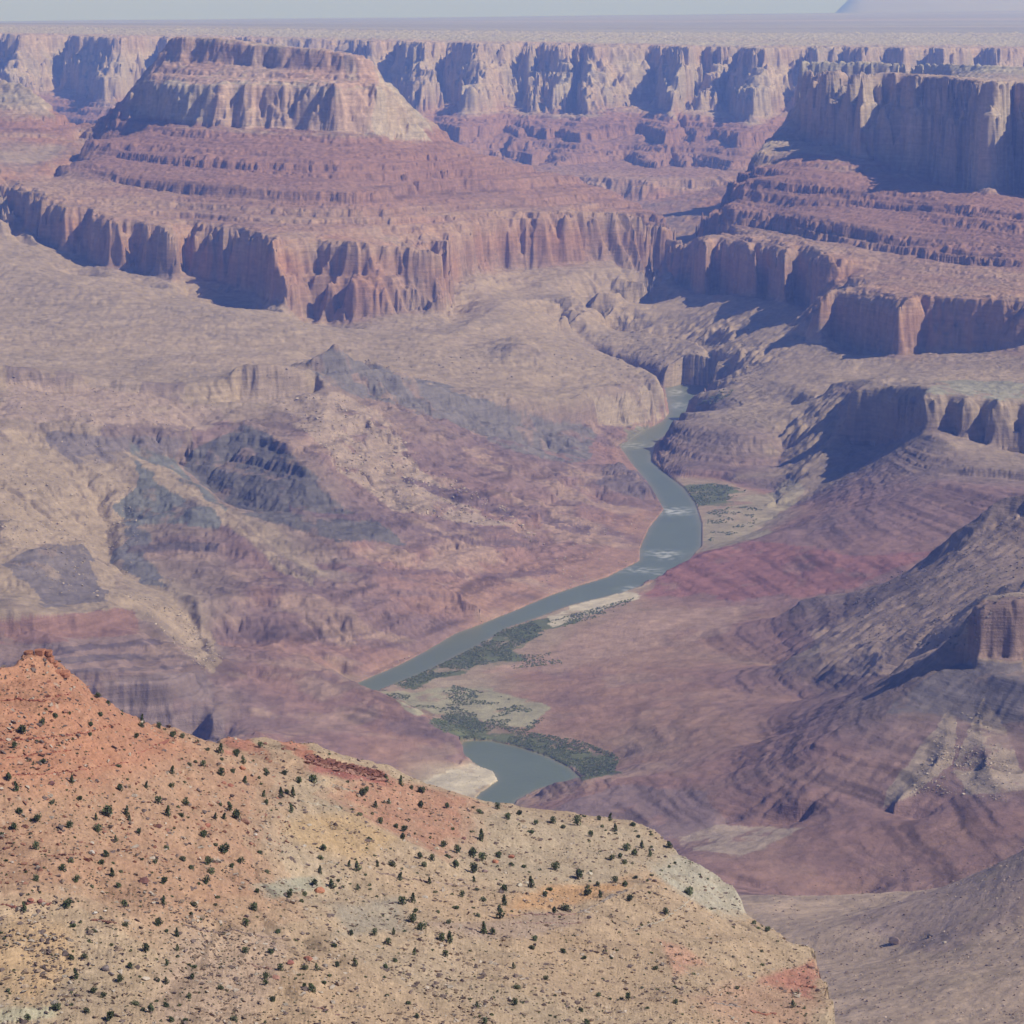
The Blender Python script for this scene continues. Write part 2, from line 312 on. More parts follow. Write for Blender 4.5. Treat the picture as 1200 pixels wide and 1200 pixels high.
    A([(440, 805, 4), (480, 820, 5), (520, 845, 5), (560, 860, 4)], 0.5, 3, 'yz')
    # right of the river: bench, beach, low ledges
    A(K([(787, 492, 9.05), (800, 500, 8.92), (830, 506, 8.8), (868, 508, 8.68), (900, 512, 8.65), (922, 512, 8.8)]), 2.3, 8)
    A(K([(784, 505, 8.98), (778, 525, 8.82), (776, 546, 8.62), (800, 550, 8.48), (830, 546, 8.5), (870, 541, 8.52), (905, 546, 8.5), (925, 530, 8.68)]), 1.9, 8)
    A(K([(800, 480, 9.2), (850, 490, 8.95), (900, 495, 8.85), (945, 500, 8.7)]), 2.8, 12)
    A(K([(800, 458, 9.75), (850, 462, 9.5), (900, 470, 9.2), (960, 475, 9.0)]), 3, 16)
    A(K([(900, 530, 8.62), (935, 518, 8.65), (945, 535, 8.5)]), 2.9, 8)
    A([(800, 560, 5), (850, 565, 7), (900, 585, 12), (925, 600, 14)], 0.4, 5, 'yz')
    A([(860, 558, 22), (900, 556, 26), (930, 556, 28)], 2.7, 6, 'yz')
    A([(862, 570, 8), (900, 572, 10), (915, 574, 12)], 1.9, 6, 'yz')
    A([(840, 600, 6), (880, 615, 8), (905, 608, 10)], 0.1, 4, 'yz')
    A([(828, 640, 5), (862, 632, 8), (895, 618, 12)], 0.2, 4, 'yz')
    # right wall of red rock
    rw = [(790, 272, 12.35), (812, 276, 12.15), (832, 279, 11.75), (842, 276, 12.0), (866, 277, 11.75), (884, 283, 11.35), (890, 281, 11.6), (905, 286, 11.35), (922, 291, 10.95), (930, 288, 11.15), (950, 291, 11.0), (968, 294, 10.6), (985, 300, 10.55), (1010, 305, 10.55)]
    A(K(rw), 4.4, 34)
    foot(rw, [(786, 332), (812, 340), (832, 346), (850, 350), (884, 347), (905, 354), (925, 353), (945, 362), (966, 368)], 3.4, 34, .09)
    rp = [(972, 338, 10.12), (985, 336, 10.18), (1000, 339, 10.1), (1030, 345, 9.85), (1052, 349, 9.62), (1075, 345, 9.72), (1110, 348, 9.62), (1150, 348, 9.55), (1200, 350, 9.42), (1300, 352, 9.2), (1600, 360, 8.9)]
    A(K(rp), 4.4, 28)
    foot(rp, [(967, 384), (985, 395), (1005, 416), (1030, 414), (1060, 414), (1100, 412), (1150, 414), (1175, 407), (1210, 402), (1300, 405), (1600, 420)], 3.4, 28, .08)
    A(K([(1000, 326, 10.3), (1040, 325, 10.2), (1100, 325, 10.1), (1160, 322, 10.0), (1300, 325, 9.8), (1600, 330, 9.4)]), 4.6, 40)
    # red ledges under the right mesa
    for dy, s_, dd in ((0, 5.3, 0), (10, 5.1, -.07)):
        A(K([(858, 212 + dy, 12.8 + dd), (890, 209 + dy, 12.6 + dd), (940, 213 + dy, 12.35 + dd), (1000, 225 + dy, 12.0 + dd), (1050, 235 + dy, 11.7 + dd), (1100, 238 + dy, 11.35 + dd), (1150, 243 + dy, 11.0 + dd), (1200, 252 + dy, 10.8 + dd), (1600, 262 + dy, 10.3 + dd)]), s_, 70)
    for dy, s_, dd in ((0, 4.9, 0), (14, 4.7, -.08)):
        A(K([(815, 250 + dy, 12.6 + dd), (850, 242 + dy, 12.4 + dd), (900, 248 + dy, 12.1 + dd), (960, 256 + dy, 11.5 + dd), (1030, 268 + dy, 11.0 + dd), (1070, 285 + dy, 10.7 + dd), (1120, 292 + dy, 10.45 + dd), (1200, 300 + dy, 10.2 + dd), (1600, 305 + dy, 9.8 + dd)]), s_, 70)
    # right mesa
    mesa = [(948, 79, 14.3), (953, 79, 13.8), (966, 80, 13.85), (974, 80, 13.5), (989, 81, 13.58), (995, 81, 13.2), (1009, 82, 13.28), (1016, 82, 12.95), (1030, 83, 13.05), (1060, 84, 12.95), (1078, 85, 12.85), (1100, 87, 12.7), (1120, 88, 12.5), (1140, 90, 12.3), (1158, 92, 11.9), (1176, 93, 11.85), (1190, 94, 12.25), (1215, 95, 11.9), (1260, 97, 11.6), (1400, 100, 11.2), (1700, 104, 10.8)]
    A(K([(p, y, d) for p, y, d in mesa]), 6.5, 24)
    A([(940, 15400, 1100), (1060, 15200, 1100), (1160, 14600, 1100), (1250, 14300, 1090), (1700, 13500, 1090)], 7, 14, 'dz')
    A([(930, 16600, 640), (1060, 16600, 640), (1300, 16500, 640), (1700, 16500, 640)], 5.8, 40, 'dz')
    foot(mesa, [(948, 112), (968, 112), (986, 118), (1018, 118), (1060, 122), (1100, 126), (1136, 130), (1156, 126), (1190, 130), (1260, 134), (1400, 138), (1700, 142)], 6.2, 40, .05)
    foot(mesa, [(948, 114, .10), (968, 114, .1), (1018, 121, .1), (1060, 125, .1), (1136, 133, .1), (1190, 133, .1), (1400, 141, .1), (1700, 144, .1)], 6.15, 40)
    foot(mesa, [(948, 172, .12), (966, 176, .3), (974, 180, .12), (989, 180, .34), (996, 186, .12), (1008, 184, .34), (1020, 186), (1045, 196), (1080, 208), (1110, 220), (1142, 226, .25), (1158, 222, .38), (1172, 222, .3), (1186, 232, .2), (1260, 236), (1400, 240), (1700, 244)], 5.75, 48, .2)
    A(K([(890, 178, 13.3), (898, 165, 13.6), (912, 155, 13.8), (925, 150, 13.9)]), 6, 24)
    A(K([(872, 196, 13.1), (900, 192, 12.95), (930, 190, 12.9)]), 5.5, 30)
    A([(880, 14300, 520), (905, 15200, 560)], 5.5, 40, 'dz')
    A([(830, 13500, 230), (860, 14200, 300), (890, 15800, 360)], 4, 50, 'dz')
    # right talus down to the bench
    A(K([(790, 352, 11.6), (830, 372, 11.1), (900, 378, 10.6), (940, 392, 10.2), (980, 405, 9.85), (1010, 436, 9.35), (1060, 438, 9.1), (1100, 432, 9.1), (1160, 440, 8.9), (1200, 440, 8.8), (1600, 450, 8.3)]), 3, 34)
    A(K([(745, 380, 11.3), (800, 395, 10.9), (860, 405, 10.4), (920, 420, 9.9), (975, 438, 9.3)]), 3, 30)
    A(K([(850, 442, 9.9), (900, 440, 9.6), (940, 452, 9.15), (970, 462, 8.85), (985, 475, 8.7)]), 3, 20)
    A([(700, 11800, 150), (760, 11900, 130), (770, 12300, 120), (790, 12900, 120), (800, 13800, 130)], 2.9, 20, 'dz')
    # flat-topped butte with the big shaded wall
    A(K([(976, 444, 8.95), (1000, 443, 8.85), (1040, 444, 8.75), (1080, 444, 8.75)]), 2.7, 8)
    A(K([(978, 455, 8.85), (1000, 456, 8.75), (1004, 453, 8.6)]), 2.2, 8)
    A(K([(1006, 451, 8.45), (1022, 451, 8.42), (1045, 452, 8.3), (1070, 453, 8.1), (1086, 459, 7.95), (1100, 461, 7.94), (1118, 463, 7.96), (1126, 464, 7.88), (1150, 466, 7.92), (1160, 466, 7.84), (1200, 468, 7.86), (1300, 472, 7.7), (1600, 490, 7.4)]), 2.75, 26)
    A(K([(1015, 448, 8.7), (1060, 449, 8.6), (1090, 448, 8.5), (1150, 450, 8.3), (1200, 452, 8.2), (1600, 462, 7.8)]), 2.9, 8)
    A(K([(1000, 490, 8.44), (1003, 515, 8.40), (1022, 522, 8.36), (1045, 516, 8.24), (1068, 506, 8.05), (1086, 500, 7.91), (1100, 503, 7.9), (1118, 508, 7.91), (1126, 512, 7.84), (1150, 518, 7.87), (1160, 520, 7.8), (1200, 530, 7.8), (1300, 545, 7.6), (1600, 570, 7.2)]), 2.4, 26)
    A(K([(990, 556, 8.15), (1020, 540, 8.12), (1050, 523, 8.05), (1078, 508, 7.88), (1094, 508, 7.8), (1120, 520, 7.7)]), 2.5, 5)
    A(K([(930, 590, 7.93), (952, 572, 8.02), (975, 560, 8.08)]), 2.6, 5)
    A(K([(1120, 548, 7.5), (1140, 545, 7.48), (1170, 548, 7.45), (1210, 552, 7.4), (1600, 585, 7.0)]), 2.5, 8)
    A(K([(1120, 558, 7.48), (1140, 558, 7.46), (1170, 560, 7.43), (1210, 565, 7.38), (1600, 598, 6.98)]), 2.2, 8)
    A(K([(940, 545, 8.25), (965, 522, 8.45), (985, 497, 8.62)]), 2.9, 8)
    A(K([(900, 590, 7.9), (925, 575, 8.05), (940, 560, 8.15)]), 2.8, 6)
    # striped red slope
    A(K([(757, 681, 6.88), (790, 660, 7.0), (822, 647, 7.05), (860, 636, 7.12), (900, 625, 7.2), (940, 612, 7.3)]), 1.35, 7)
    A(K([(940, 625, 7.15), (1000, 600, 7.2), (1050, 580, 7.22), (1100, 560, 7.25), (1160, 572, 7.1), (1200, 578, 6.95), (1600, 590, 6.7)]), 1.5, 10)
    A([(755, 696, 3), (775, 699, 8), (800, 703, 16), (840, 704, 26)], 1.1, 5, 'yz')
    A([(870, 702, 38), (940, 700, 58), (1000, 695, 80), (1060, 676, 110), (1110, 650, 140), (1160, 620, 175), (1210, 600, 200), (1400, 590, 230)], 1.3, 8, 'yz')
    A([(1400, 6100, 210), (1250, 6200, 190), (1160, 6350, 150), (1080, 6450, 115)], 1.5, 12, 'dz')
    # near right slope rising to the frame edge
    A(K([(1600, 540, 5.6), (1300, 560, 5.8), (1200, 577, 5.95), (1175, 581, 5.97), (1150, 598, 5.98), (1127, 617, 6.0), (1105, 634, 6.02), (1083, 653, 6.05), (1047, 677, 6.1), (990, 693, 6.15), (940, 700, 6.2)]), 2.4, 9)
    A(K([(1600, 580, 5.55), (1300, 594, 5.75), (1200, 603, 5.91), (1165, 610, 5.93), (1150, 622, 5.92), (1120, 640, 5.94), (1080, 664, 6.0)]), 2.3, 10)
    A(K([(1250, 660, 5.2), (1180, 680, 5.3), (1120, 705, 5.38), (1060, 730, 5.47), (1000, 750, 5.6), (930, 765, 5.75)]), 2.9, 14)
    # low red country in the river bend
    A([(760, 710, 14), (820, 720, 24), (880, 725, 40), (940, 720, 60)], 0.8, 8, 'yz')
    A([(690, 740, 10), (760, 760, 22), (840, 770, 40), (920, 780, 60)], 0.7, 10, 'yz')
    A([(620, 790, 8), (700, 800, 22), (790, 800, 45), (860, 810, 62), (940, 820, 85)], 1.0, 10, 'yz')
    A([(560, 830, 6), (640, 850, 14), (720, 850, 34), (800, 850, 62), (900, 870, 90)], 0.9, 10, 'yz')
    A([(500, 800, 5), (560, 800, 6)], 0.2, 5, 'yz')
    A([(640, 880, 5), (700, 885, 10), (728, 890, 14), (735, 875, 30), (780, 880, 52)], 0.7, 6, 'yz')
    A(K([(607, 938, 4.98), (622, 927, 5.0), (650, 918, 5.0), (690, 914, 4.96), (730, 912, 4.9), (790, 905, 4.88), (850, 905, 4.85)]), 1.2, 6)
    A(K([(640, 960, 4.75), (720, 960, 4.7), (770, 970, 4.6), (850, 972, 4.55), (940, 962, 4.55)]), 1.3, 8)
    A(K([(780, 1000, 4.35), (850, 1020, 4.22), (920, 1045, 4.12), (960, 1052, 4.1), (1020, 1048, 4.12)]), 1.1, 6)
    A(K([(850, 965, 4.6), (940, 925, 4.58), (1010, 940, 4.5), (1080, 960, 4.4)]), 1.3, 8)
    A(K([(860, 1035, 4.18), (900, 1040, 4.15), (940, 1052, 4.08)]), 1.1, 4)
    # far-right castle butte on its cone
    cas = jag([(1142, 716, 4.93), (1147, 711, 4.9), (1160, 707, 4.9), (1168, 711, 4.91), (1176, 702, 4.9), (1205, 698, 4.9), (1250, 696, 4.9), (1275, 700, 4.93)], .010, 10)
    A(K(cas), 2.95, 40)
    foot(cas, [(1139, 764), (1160, 768), (1180, 768), (1205, 772), (1275, 768)], 2.75, 7, .02)
    A([(1137, 4985, 350), (1150, 5000, 380), (1200, 5010, 390), (1275, 4980, 380)], 2.9, 5, 'dz')
    A([(1300, 5000, 310), (1300, 4860, 312), (1290, 4790, 310)], 2.6, 5, 'dz')
    A([(1060, 5140, 232), (1120, 5150, 262), (1200, 5150, 295), (1600, 5100, 320)], 2.4, 8, 'dz')
    A(K([(1082, 798, 4.88), (1105, 783, 4.90), (1130, 775, 4.92), (1170, 790, 4.8), (1220, 800, 4.72), (1600, 800, 4.6)]), 2.4, 6)
    A(K([(1036, 833, 4.80), (1070, 838, 4.76), (1110, 842, 4.74), (1150, 850, 4.7), (1200, 860, 4.62), (1600, 870, 4.5)]), 1.9, 6)
    A(K([(900, 862, 5.0), (960, 868, 4.74), (1000, 884, 4.66), (1060, 892, 4.6), (1120, 900, 4.55), (1200, 905, 4.48), (1600, 915, 4.3)]), 1.4, 8)
    A(K([(950, 800, 5.5), (1000, 815, 5.28), (1035, 805, 5.25), (1070, 780, 5.3)]), 1.8, 8)
    A(K([(1110, 840, 4.735), (1108, 870, 4.62), (1092, 900, 4.54), (1050, 935, 4.45)]), 1.7, 4)
    A(K([(1148, 835, 4.74), (1150, 860, 4.63), (1160, 900, 4.48), (1170, 935, 4.36)]), 1.7, 4)
    A(K([(1000, 960, 4.42), (1060, 965, 4.35), (1130, 960, 4.3), (1200, 955, 4.25), (1600, 960, 4.0)]), 1.2, 8)
    A([(1050, 4050, 130), (1130, 4000, 150), (1200, 3950, 175), (1600, 3800, 200)], 1.2, 8, 'dz')
    # near tan hill at lower right
    A(K([(1600, 900, 3.4), (1300, 950, 3.5), (1200, 988, 3.6), (1165, 1008, 3.65), (1130, 1022, 3.68), (1090, 1036, 3.7), (1050, 1047, 3.72), (1000, 1050, 3.75), (960, 1055, 3.75), (900, 1050, 3.8), (860, 1052, 3.82), (700, 1060, 3.82)]), 3.1, 6)
    A(K([(700, 1140, 3.4), (870, 1110, 3.5), (950, 1120, 3.4), (1050, 1110, 3.35), (1120, 1095, 3.3), (1200, 1090, 3.25), (1600, 1060, 3.0)]), 3.0, 12)
    A(K([(700, 1260, 2.8), (960, 1200, 2.95), (1060, 1200, 2.85), (1200, 1180, 2.85), (1600, 1150, 2.6)]), 3.0, 12)
    A([(-320, 2300, 300), (600, 2300, 320), (1000, 2300, 420), (1600, 2300, 480)], 3.0, 10, 'dz')
    return G.solve()

RIVER_UP = [(404, 806), (420, 800), (467, 780), (500, 763), (533, 743), (560, 733), (600, 717), (647, 697), (683, 685), (710, 677), (750, 657), (750, 643), (760, 620), (778, 597), (763, 570), (740, 543), (727, 523), (752, 506), (776, 494), (784, 484), (782, 468), (778, 455), (800, 450), (845, 453), (836, 463), (816, 473), (806, 487), (790, 503), (768, 519), (763, 540), (782, 556), (803, 573), (815, 590), (822, 613), (822, 640), (802, 663), (763, 683), (735, 693), (720, 697), (667, 710), (633, 723), (593, 737), (560, 757), (533, 770), (500, 787), (467, 800), (440, 812), (420, 822)]
RIVER_LOW = [(543, 868), (575, 868), (610, 876), (645, 888), (668, 900), (680, 911), (660, 917), (630, 925), (606, 937), (596, 955), (570, 985), (510, 985), (548, 950), (562, 930), (583, 915), (578, 905), (556, 898), (544, 893), (538, 880)]
def plan_poly(poly, z=0.0):
    return [(float(q[0]), math.log(float(q[1]))) for q in (from_yz(px, py, z) for px, py in poly)]
POLY_UP, POLY_LOW = plan_poly(RIVER_UP), plan_poly(RIVER_LOW)

def steepness(G, Z0, D):
    gy, gx = np.gradient(Z0); sl = (np.hypot(gx, gy) / (D * G.h)).astype(np.float32)
    for _ in range(6):
        P = np.pad(sl, 1, mode='edge'); sl = (P[:-2, 1:-1] + P[2:, 1:-1] + P[1:-1, :-2] + P[1:-1, 2:] + P[1:-1, 1:-1]) / 5
    G.slope = sl; st = sstep(.42, .95, np.hypot(gx, gy) / (D * G.h)).astype(np.float32)
    for _ in range(3):
        for ax in (0, 1):
            n = 4; k = np.pad(st, [(n + 1, n) if a == ax else (0, 0) for a in (0, 1)], mode='edge'); c = np.cumsum(k, axis=ax)
            st = ((c[2 * n + 1:] - c[:-2 * n - 1]) if ax == 0 else (c[:, 2 * n + 1:] - c[:, :-2 * n - 1])) / (2 * n + 1)
    G.val = np.concatenate([G.val, G.slope[None]]) if len(G.val) == 3 else G.val
    G.val[2] *= (0.16 + 1.3 * np.clip(st * 1.8, 0, 1))

def erode(G, passes=7):
    '''stream erosion on the survey grid: water runs downhill and deepens its own bed'''
    Z = G.val[0].astype(np.float64); nv, nu = Z.shape; v = G.v0 + np.arange(nv) * G.h; u = G.u0 + np.arange(nu) * G.h
    D = np.exp(v)[:, None]; X = u[None, :] * D; Yg = np.broadcast_to(D, Z.shape)
    s = G.val[1]; Z0 = Z.copy()
    Z = Z + np.clip(Z / 60, 0, 1) * (9 * fbm(X, Yg, 420, 5, 601, 0.6) + np.interp(s, [.9, 1.3, 2.7, 2.95], [0, 32, 36, 0]) * sstep(.05, .02, u)[None, :] * fbm(X, Yg, 520, 4, 621, .55, ridged=True) + np.interp(s, [2.4, 2.9, 3.1, 3.4], [0, 36, 36, 0]) * fbm(X, Yg, 800, 3, 611))
    cell = D * G.h
    kr = np.interp(s, [0, .5, 1, 2, 2.6, 3, 3.3, 4, 4.8, 5.5, 5.9, 6.5, 6.9, 7], [0, .1, .85, .6, .5, .9, .9, .35, .2, .2, .15, .15, .1, 0]) * np.clip(Z0 / 30, 0, 1) * (D < 18500) * sstep(3000, 5000, D)
    N = nv * nu
    for it in range(passes):
        Z = Z + np.clip(Z / 60, 0, 1) * 1.5 * (cell / 9) * _rs.randn(nv, nu)
        P = np.pad(Z, 1, mode='edge'); best = np.zeros_like(Z); rec = np.arange(N).reshape(nv, nu).copy(); me = rec.copy(); dist = np.ones_like(Z)
        for dy in (-1, 0, 1):
            for dx in (-1, 0, 1):
                if dx == 0 and dy == 0: continue
                L = math.hypot(dx, dy); g = (Z - P[1 + dy:nv + 1 + dy, 1 + dx:nu + 1 + dx]) / L
                m = g > best; best = np.where(m, g, best)
                tgt = me + dy * nu + dx; rec = np.where(m, tgt, rec); dist = np.where(m, L, dist)
        rec = np.clip(rec, 0, N - 1).ravel()
        order = np.argsort(-Z.ravel(), kind='stable')
        area = ((cell / 10.0) ** 2 * np.ones_like(Z)).ravel().tolist(); rl = rec.tolist(); ol = order.tolist()
        for i in ol:
            r = rl[i]
            if r != i: area[r] += area[i]
        A_ = np.array(area).reshape(nv, nu)
        Kf = (0.16 * kr * np.minimum(A_, 9000) ** 0.5 / (cell / 10) / dist).ravel()
        zl = Z.ravel().tolist(); kl = Kf.tolist()
        for i in reversed(ol):
            r = rl[i]
            if r != i:
                k = kl[i]; a = zl[i]; b = zl[r]
                if a > b: zl[i] = (a + k * b) / (1 + k)
        Z = np.array(zl).reshape(nv, nu)
        for _ in range(1):          # soil creep
            P = np.pad(Z, 1, mode='edge'); m4 = (P[:-2, 1:-1] + P[2:, 1:-1] + P[1:-1, :-2] + P[1:-1, 2:]) / 4
            Z = Z + (m4 - Z) * 0.2 * np.clip(kr, 0, 1)
    lim = np.interp(s, [0, 1, 2, 3, 4, 6, 7], [2, 40, 50, 60, 60, 70, 10]) * np.clip(Z0 / 60, 0.05, 1)
    d = Z - Z0; d = np.where(d < 0, -lim * (1 - np.exp(d / lim)), np.minimum(d, 30))
    near = np.maximum(sstep(6400, 4600, D), sstep(9000, 5000, D) * sstep(.04, .08, u)[None, :])
    for _ in range(5):
        P = np.pad(d, 1, mode='edge'); m4 = (P[:-2, 1:-1] + P[2:, 1:-1] + P[1:-1, :-2] + P[1:-1, 2:]) / 4; d = d + (m4 - d) * (.08 + .42 * near)
    G.val[0] = (Z0 + d).astype(np.float32); G.flow = A_
    steepness(G, Z0, D)
    return G

def adaptive_rows(Z, v, nrow, w_flat=0.25):
    """per column, crowd the rows where the surface is steep"""
    D = np.exp(v)[:, None]
    dz = np.abs(np.diff(Z, axis=0)) / D[1:]
    dv = np.diff(v)[:, None] * np.ones_like(dz)
    wgt = dz + w_flat * dv
    for ax in (0, 1):
        for s in (3, 5, 9):
            k = np.pad(wgt, [(s, s) if a == ax else (0, 0) for a in (0, 1)], mode='edge')
            c = np.cumsum(k, axis=ax); n = 2 * s + 1
            if ax == 0: c = np.pad(c, ((1, 0), (0, 0))); wgt = (c[n:] - c[:-n]) / n
            else: c = np.pad(c, ((0, 0), (1, 0))); wgt = (c[:, n:] - c[:, :-n]) / n
    cum = np.vstack([np.zeros((1, Z.shape[1])), np.cumsum(wgt, axis=0)]); cum /= cum[-1]
    t = np.linspace(0, 1, nrow); out = np.empty((nrow, Z.shape[1]), np.float32)
    for j in range(Z.shape[1]): out[:, j] = np.interp(t, cum[:, j], v)
    return out

def column_set(um, uvis0, uvis1, du, ncoarse):
    L = np.linspace(um[0], uvis0, ncoarse, endpoint=False); Rr = np.linspace(uvis1, um[1], ncoarse + 1)[1:]
    return np.concatenate([L, np.arange(uvis0, uvis1, du), Rr]).astype(np.float32)

def canyon_height(G, u, v, full=True):
    D = np.exp(v); x = u * D; y = D
    r0 = G.sample(u, v)[2]
    # ragged edges: move the lookup point
    r0 = np.clip(r0, 0, 100)
    w1x = fbm(x, y, 520, 2, 1); w1y = fbm(x, y, 520, 2, 5)
    w2x = fbm(x, y, 120, 3, 9, ridged=True); w2y = fbm(x, y, 120, 3, 15, ridged=True)
    wx = r0 * (1.3 * w1x + 0.75 * w2x); wy = r0 * (1.3 * w1y + 1.0 * w2y)
    xw = x + wx; yw = y + wy
    z, s, r, slope = G.sample(xw / yw, np.log(yw))
    # strata ledges
    dip = 0.03 * x + 0.012 * y
    q = z + dip + 10 * fbm(x, y, 900, 2, 31)
    amp = np.interp(s, [0, .8, 1.2, 2, 2.6, 2.9, 3.3, 3.6, 4.2, 4.7, 5.4, 5.9, 6.6, 7], [0, .2, 1.0, .8, .25, .0, .0, .3, .3, 1.2, 1.25, .35, .45, 0]).astype(np.float32)
    amp = amp * np.clip(0.75 + 1.1 * fbm(x, y, 400, 3, 77), 0.1, 1)
    amp = amp * sstep(.07, .30, slope) * (1 - .5 * sstep(.05, .08, u) * (D < 7600))
    for per, a in ((46.0, (np.interp(s, [1, 2.8, 3.2], [.35, .4, 1.1]) + .6 * sstep(.04, .0, u) * (s < 2.8)).astype(np.float32)), (17.0, 0.9), (7.5, .9)):
        ph = q / per + 0.25 * np.sin(q / per * 1.7); fr = ph - np.floor(ph)
        st = sstep(0.6, 0.93, fr) - fr
        z = z + amp * a * per * 0.62 * st * np.clip(D / 9000, 0.6, 1)
    # gullies and rubble
    dry = np.clip(z / 40, 0, 1)
    g = fbm(x + 0.5 * wx, y + 0.5 * wy, 130, 4, 41, 0.55, ridged=True)
    z = z + dry * (1 - .7 * (np.abs(s - 5.1) < .6)) * (np.interp(s, [0, 1, 2, 3, 4, 6, 6.8, 7], [1, 11, 15, 2.5, 5, 6, 2, 1.5])).astype(np.float32) * g * np.clip((D - 3500) / 5000, 0.12, 1.2) * (1 - .85 * sstep(.04, .07, u) * (s < 2.8))
    z = z + dry * 0.5 * fbm(x, y, 24, 3, 51) * np.clip((D - 3000) / 5000, .25, 1.5)
    z = z + np.interp(s, [2.6, 2.9, 3.3], [0, 7, 0]) * fbm(x, y, 240, 3, 57)
    inr = in_poly(u, v, POLY_UP) | in_poly(u, v, POLY_LOW)
    z = np.where(inr, -4.0, np.maximum(z, 1.2 + 0.8 * perlin(x / 30, y / 30, 3)))
    global LAST_SLOPE; LAST_SLOPE = slope
    return z.astype(np.float32), s.astype(np.float32)

PAL_S = [0, .5, .9, 1.2, 1.6, 2.0, 2.4, 2.75, 3.0, 3.35, 3.6, 4.1, 4.45, 4.7, 5.1, 5.6, 5.85, 6.2, 6.6, 7.0]
PAL_C = [(.40, .32, .23), (.33, .24, .175), (.32, .195, .145), (.275, .165, .14), (.24, .155, .14), (.23, .165, .14), (.25, .185, .15), (.30, .23, .17), (.345, .26, .185), (.33, .245, .18), (.29, .19, .14), (.335, .195, .13), (.36, .24, .165), (.29, .175, .125), (.275, .155, .115), (.30, .17, .125), (.38, .29, .21), (.41, .325, .24), (.39, .29, .22), (.42, .37, .265)]
PAL_C = np.array(PAL_C)
def palette(s): return np.stack([np.interp(s, PAL_S, PAL_C[:, c]) for c in range(3)], -1)

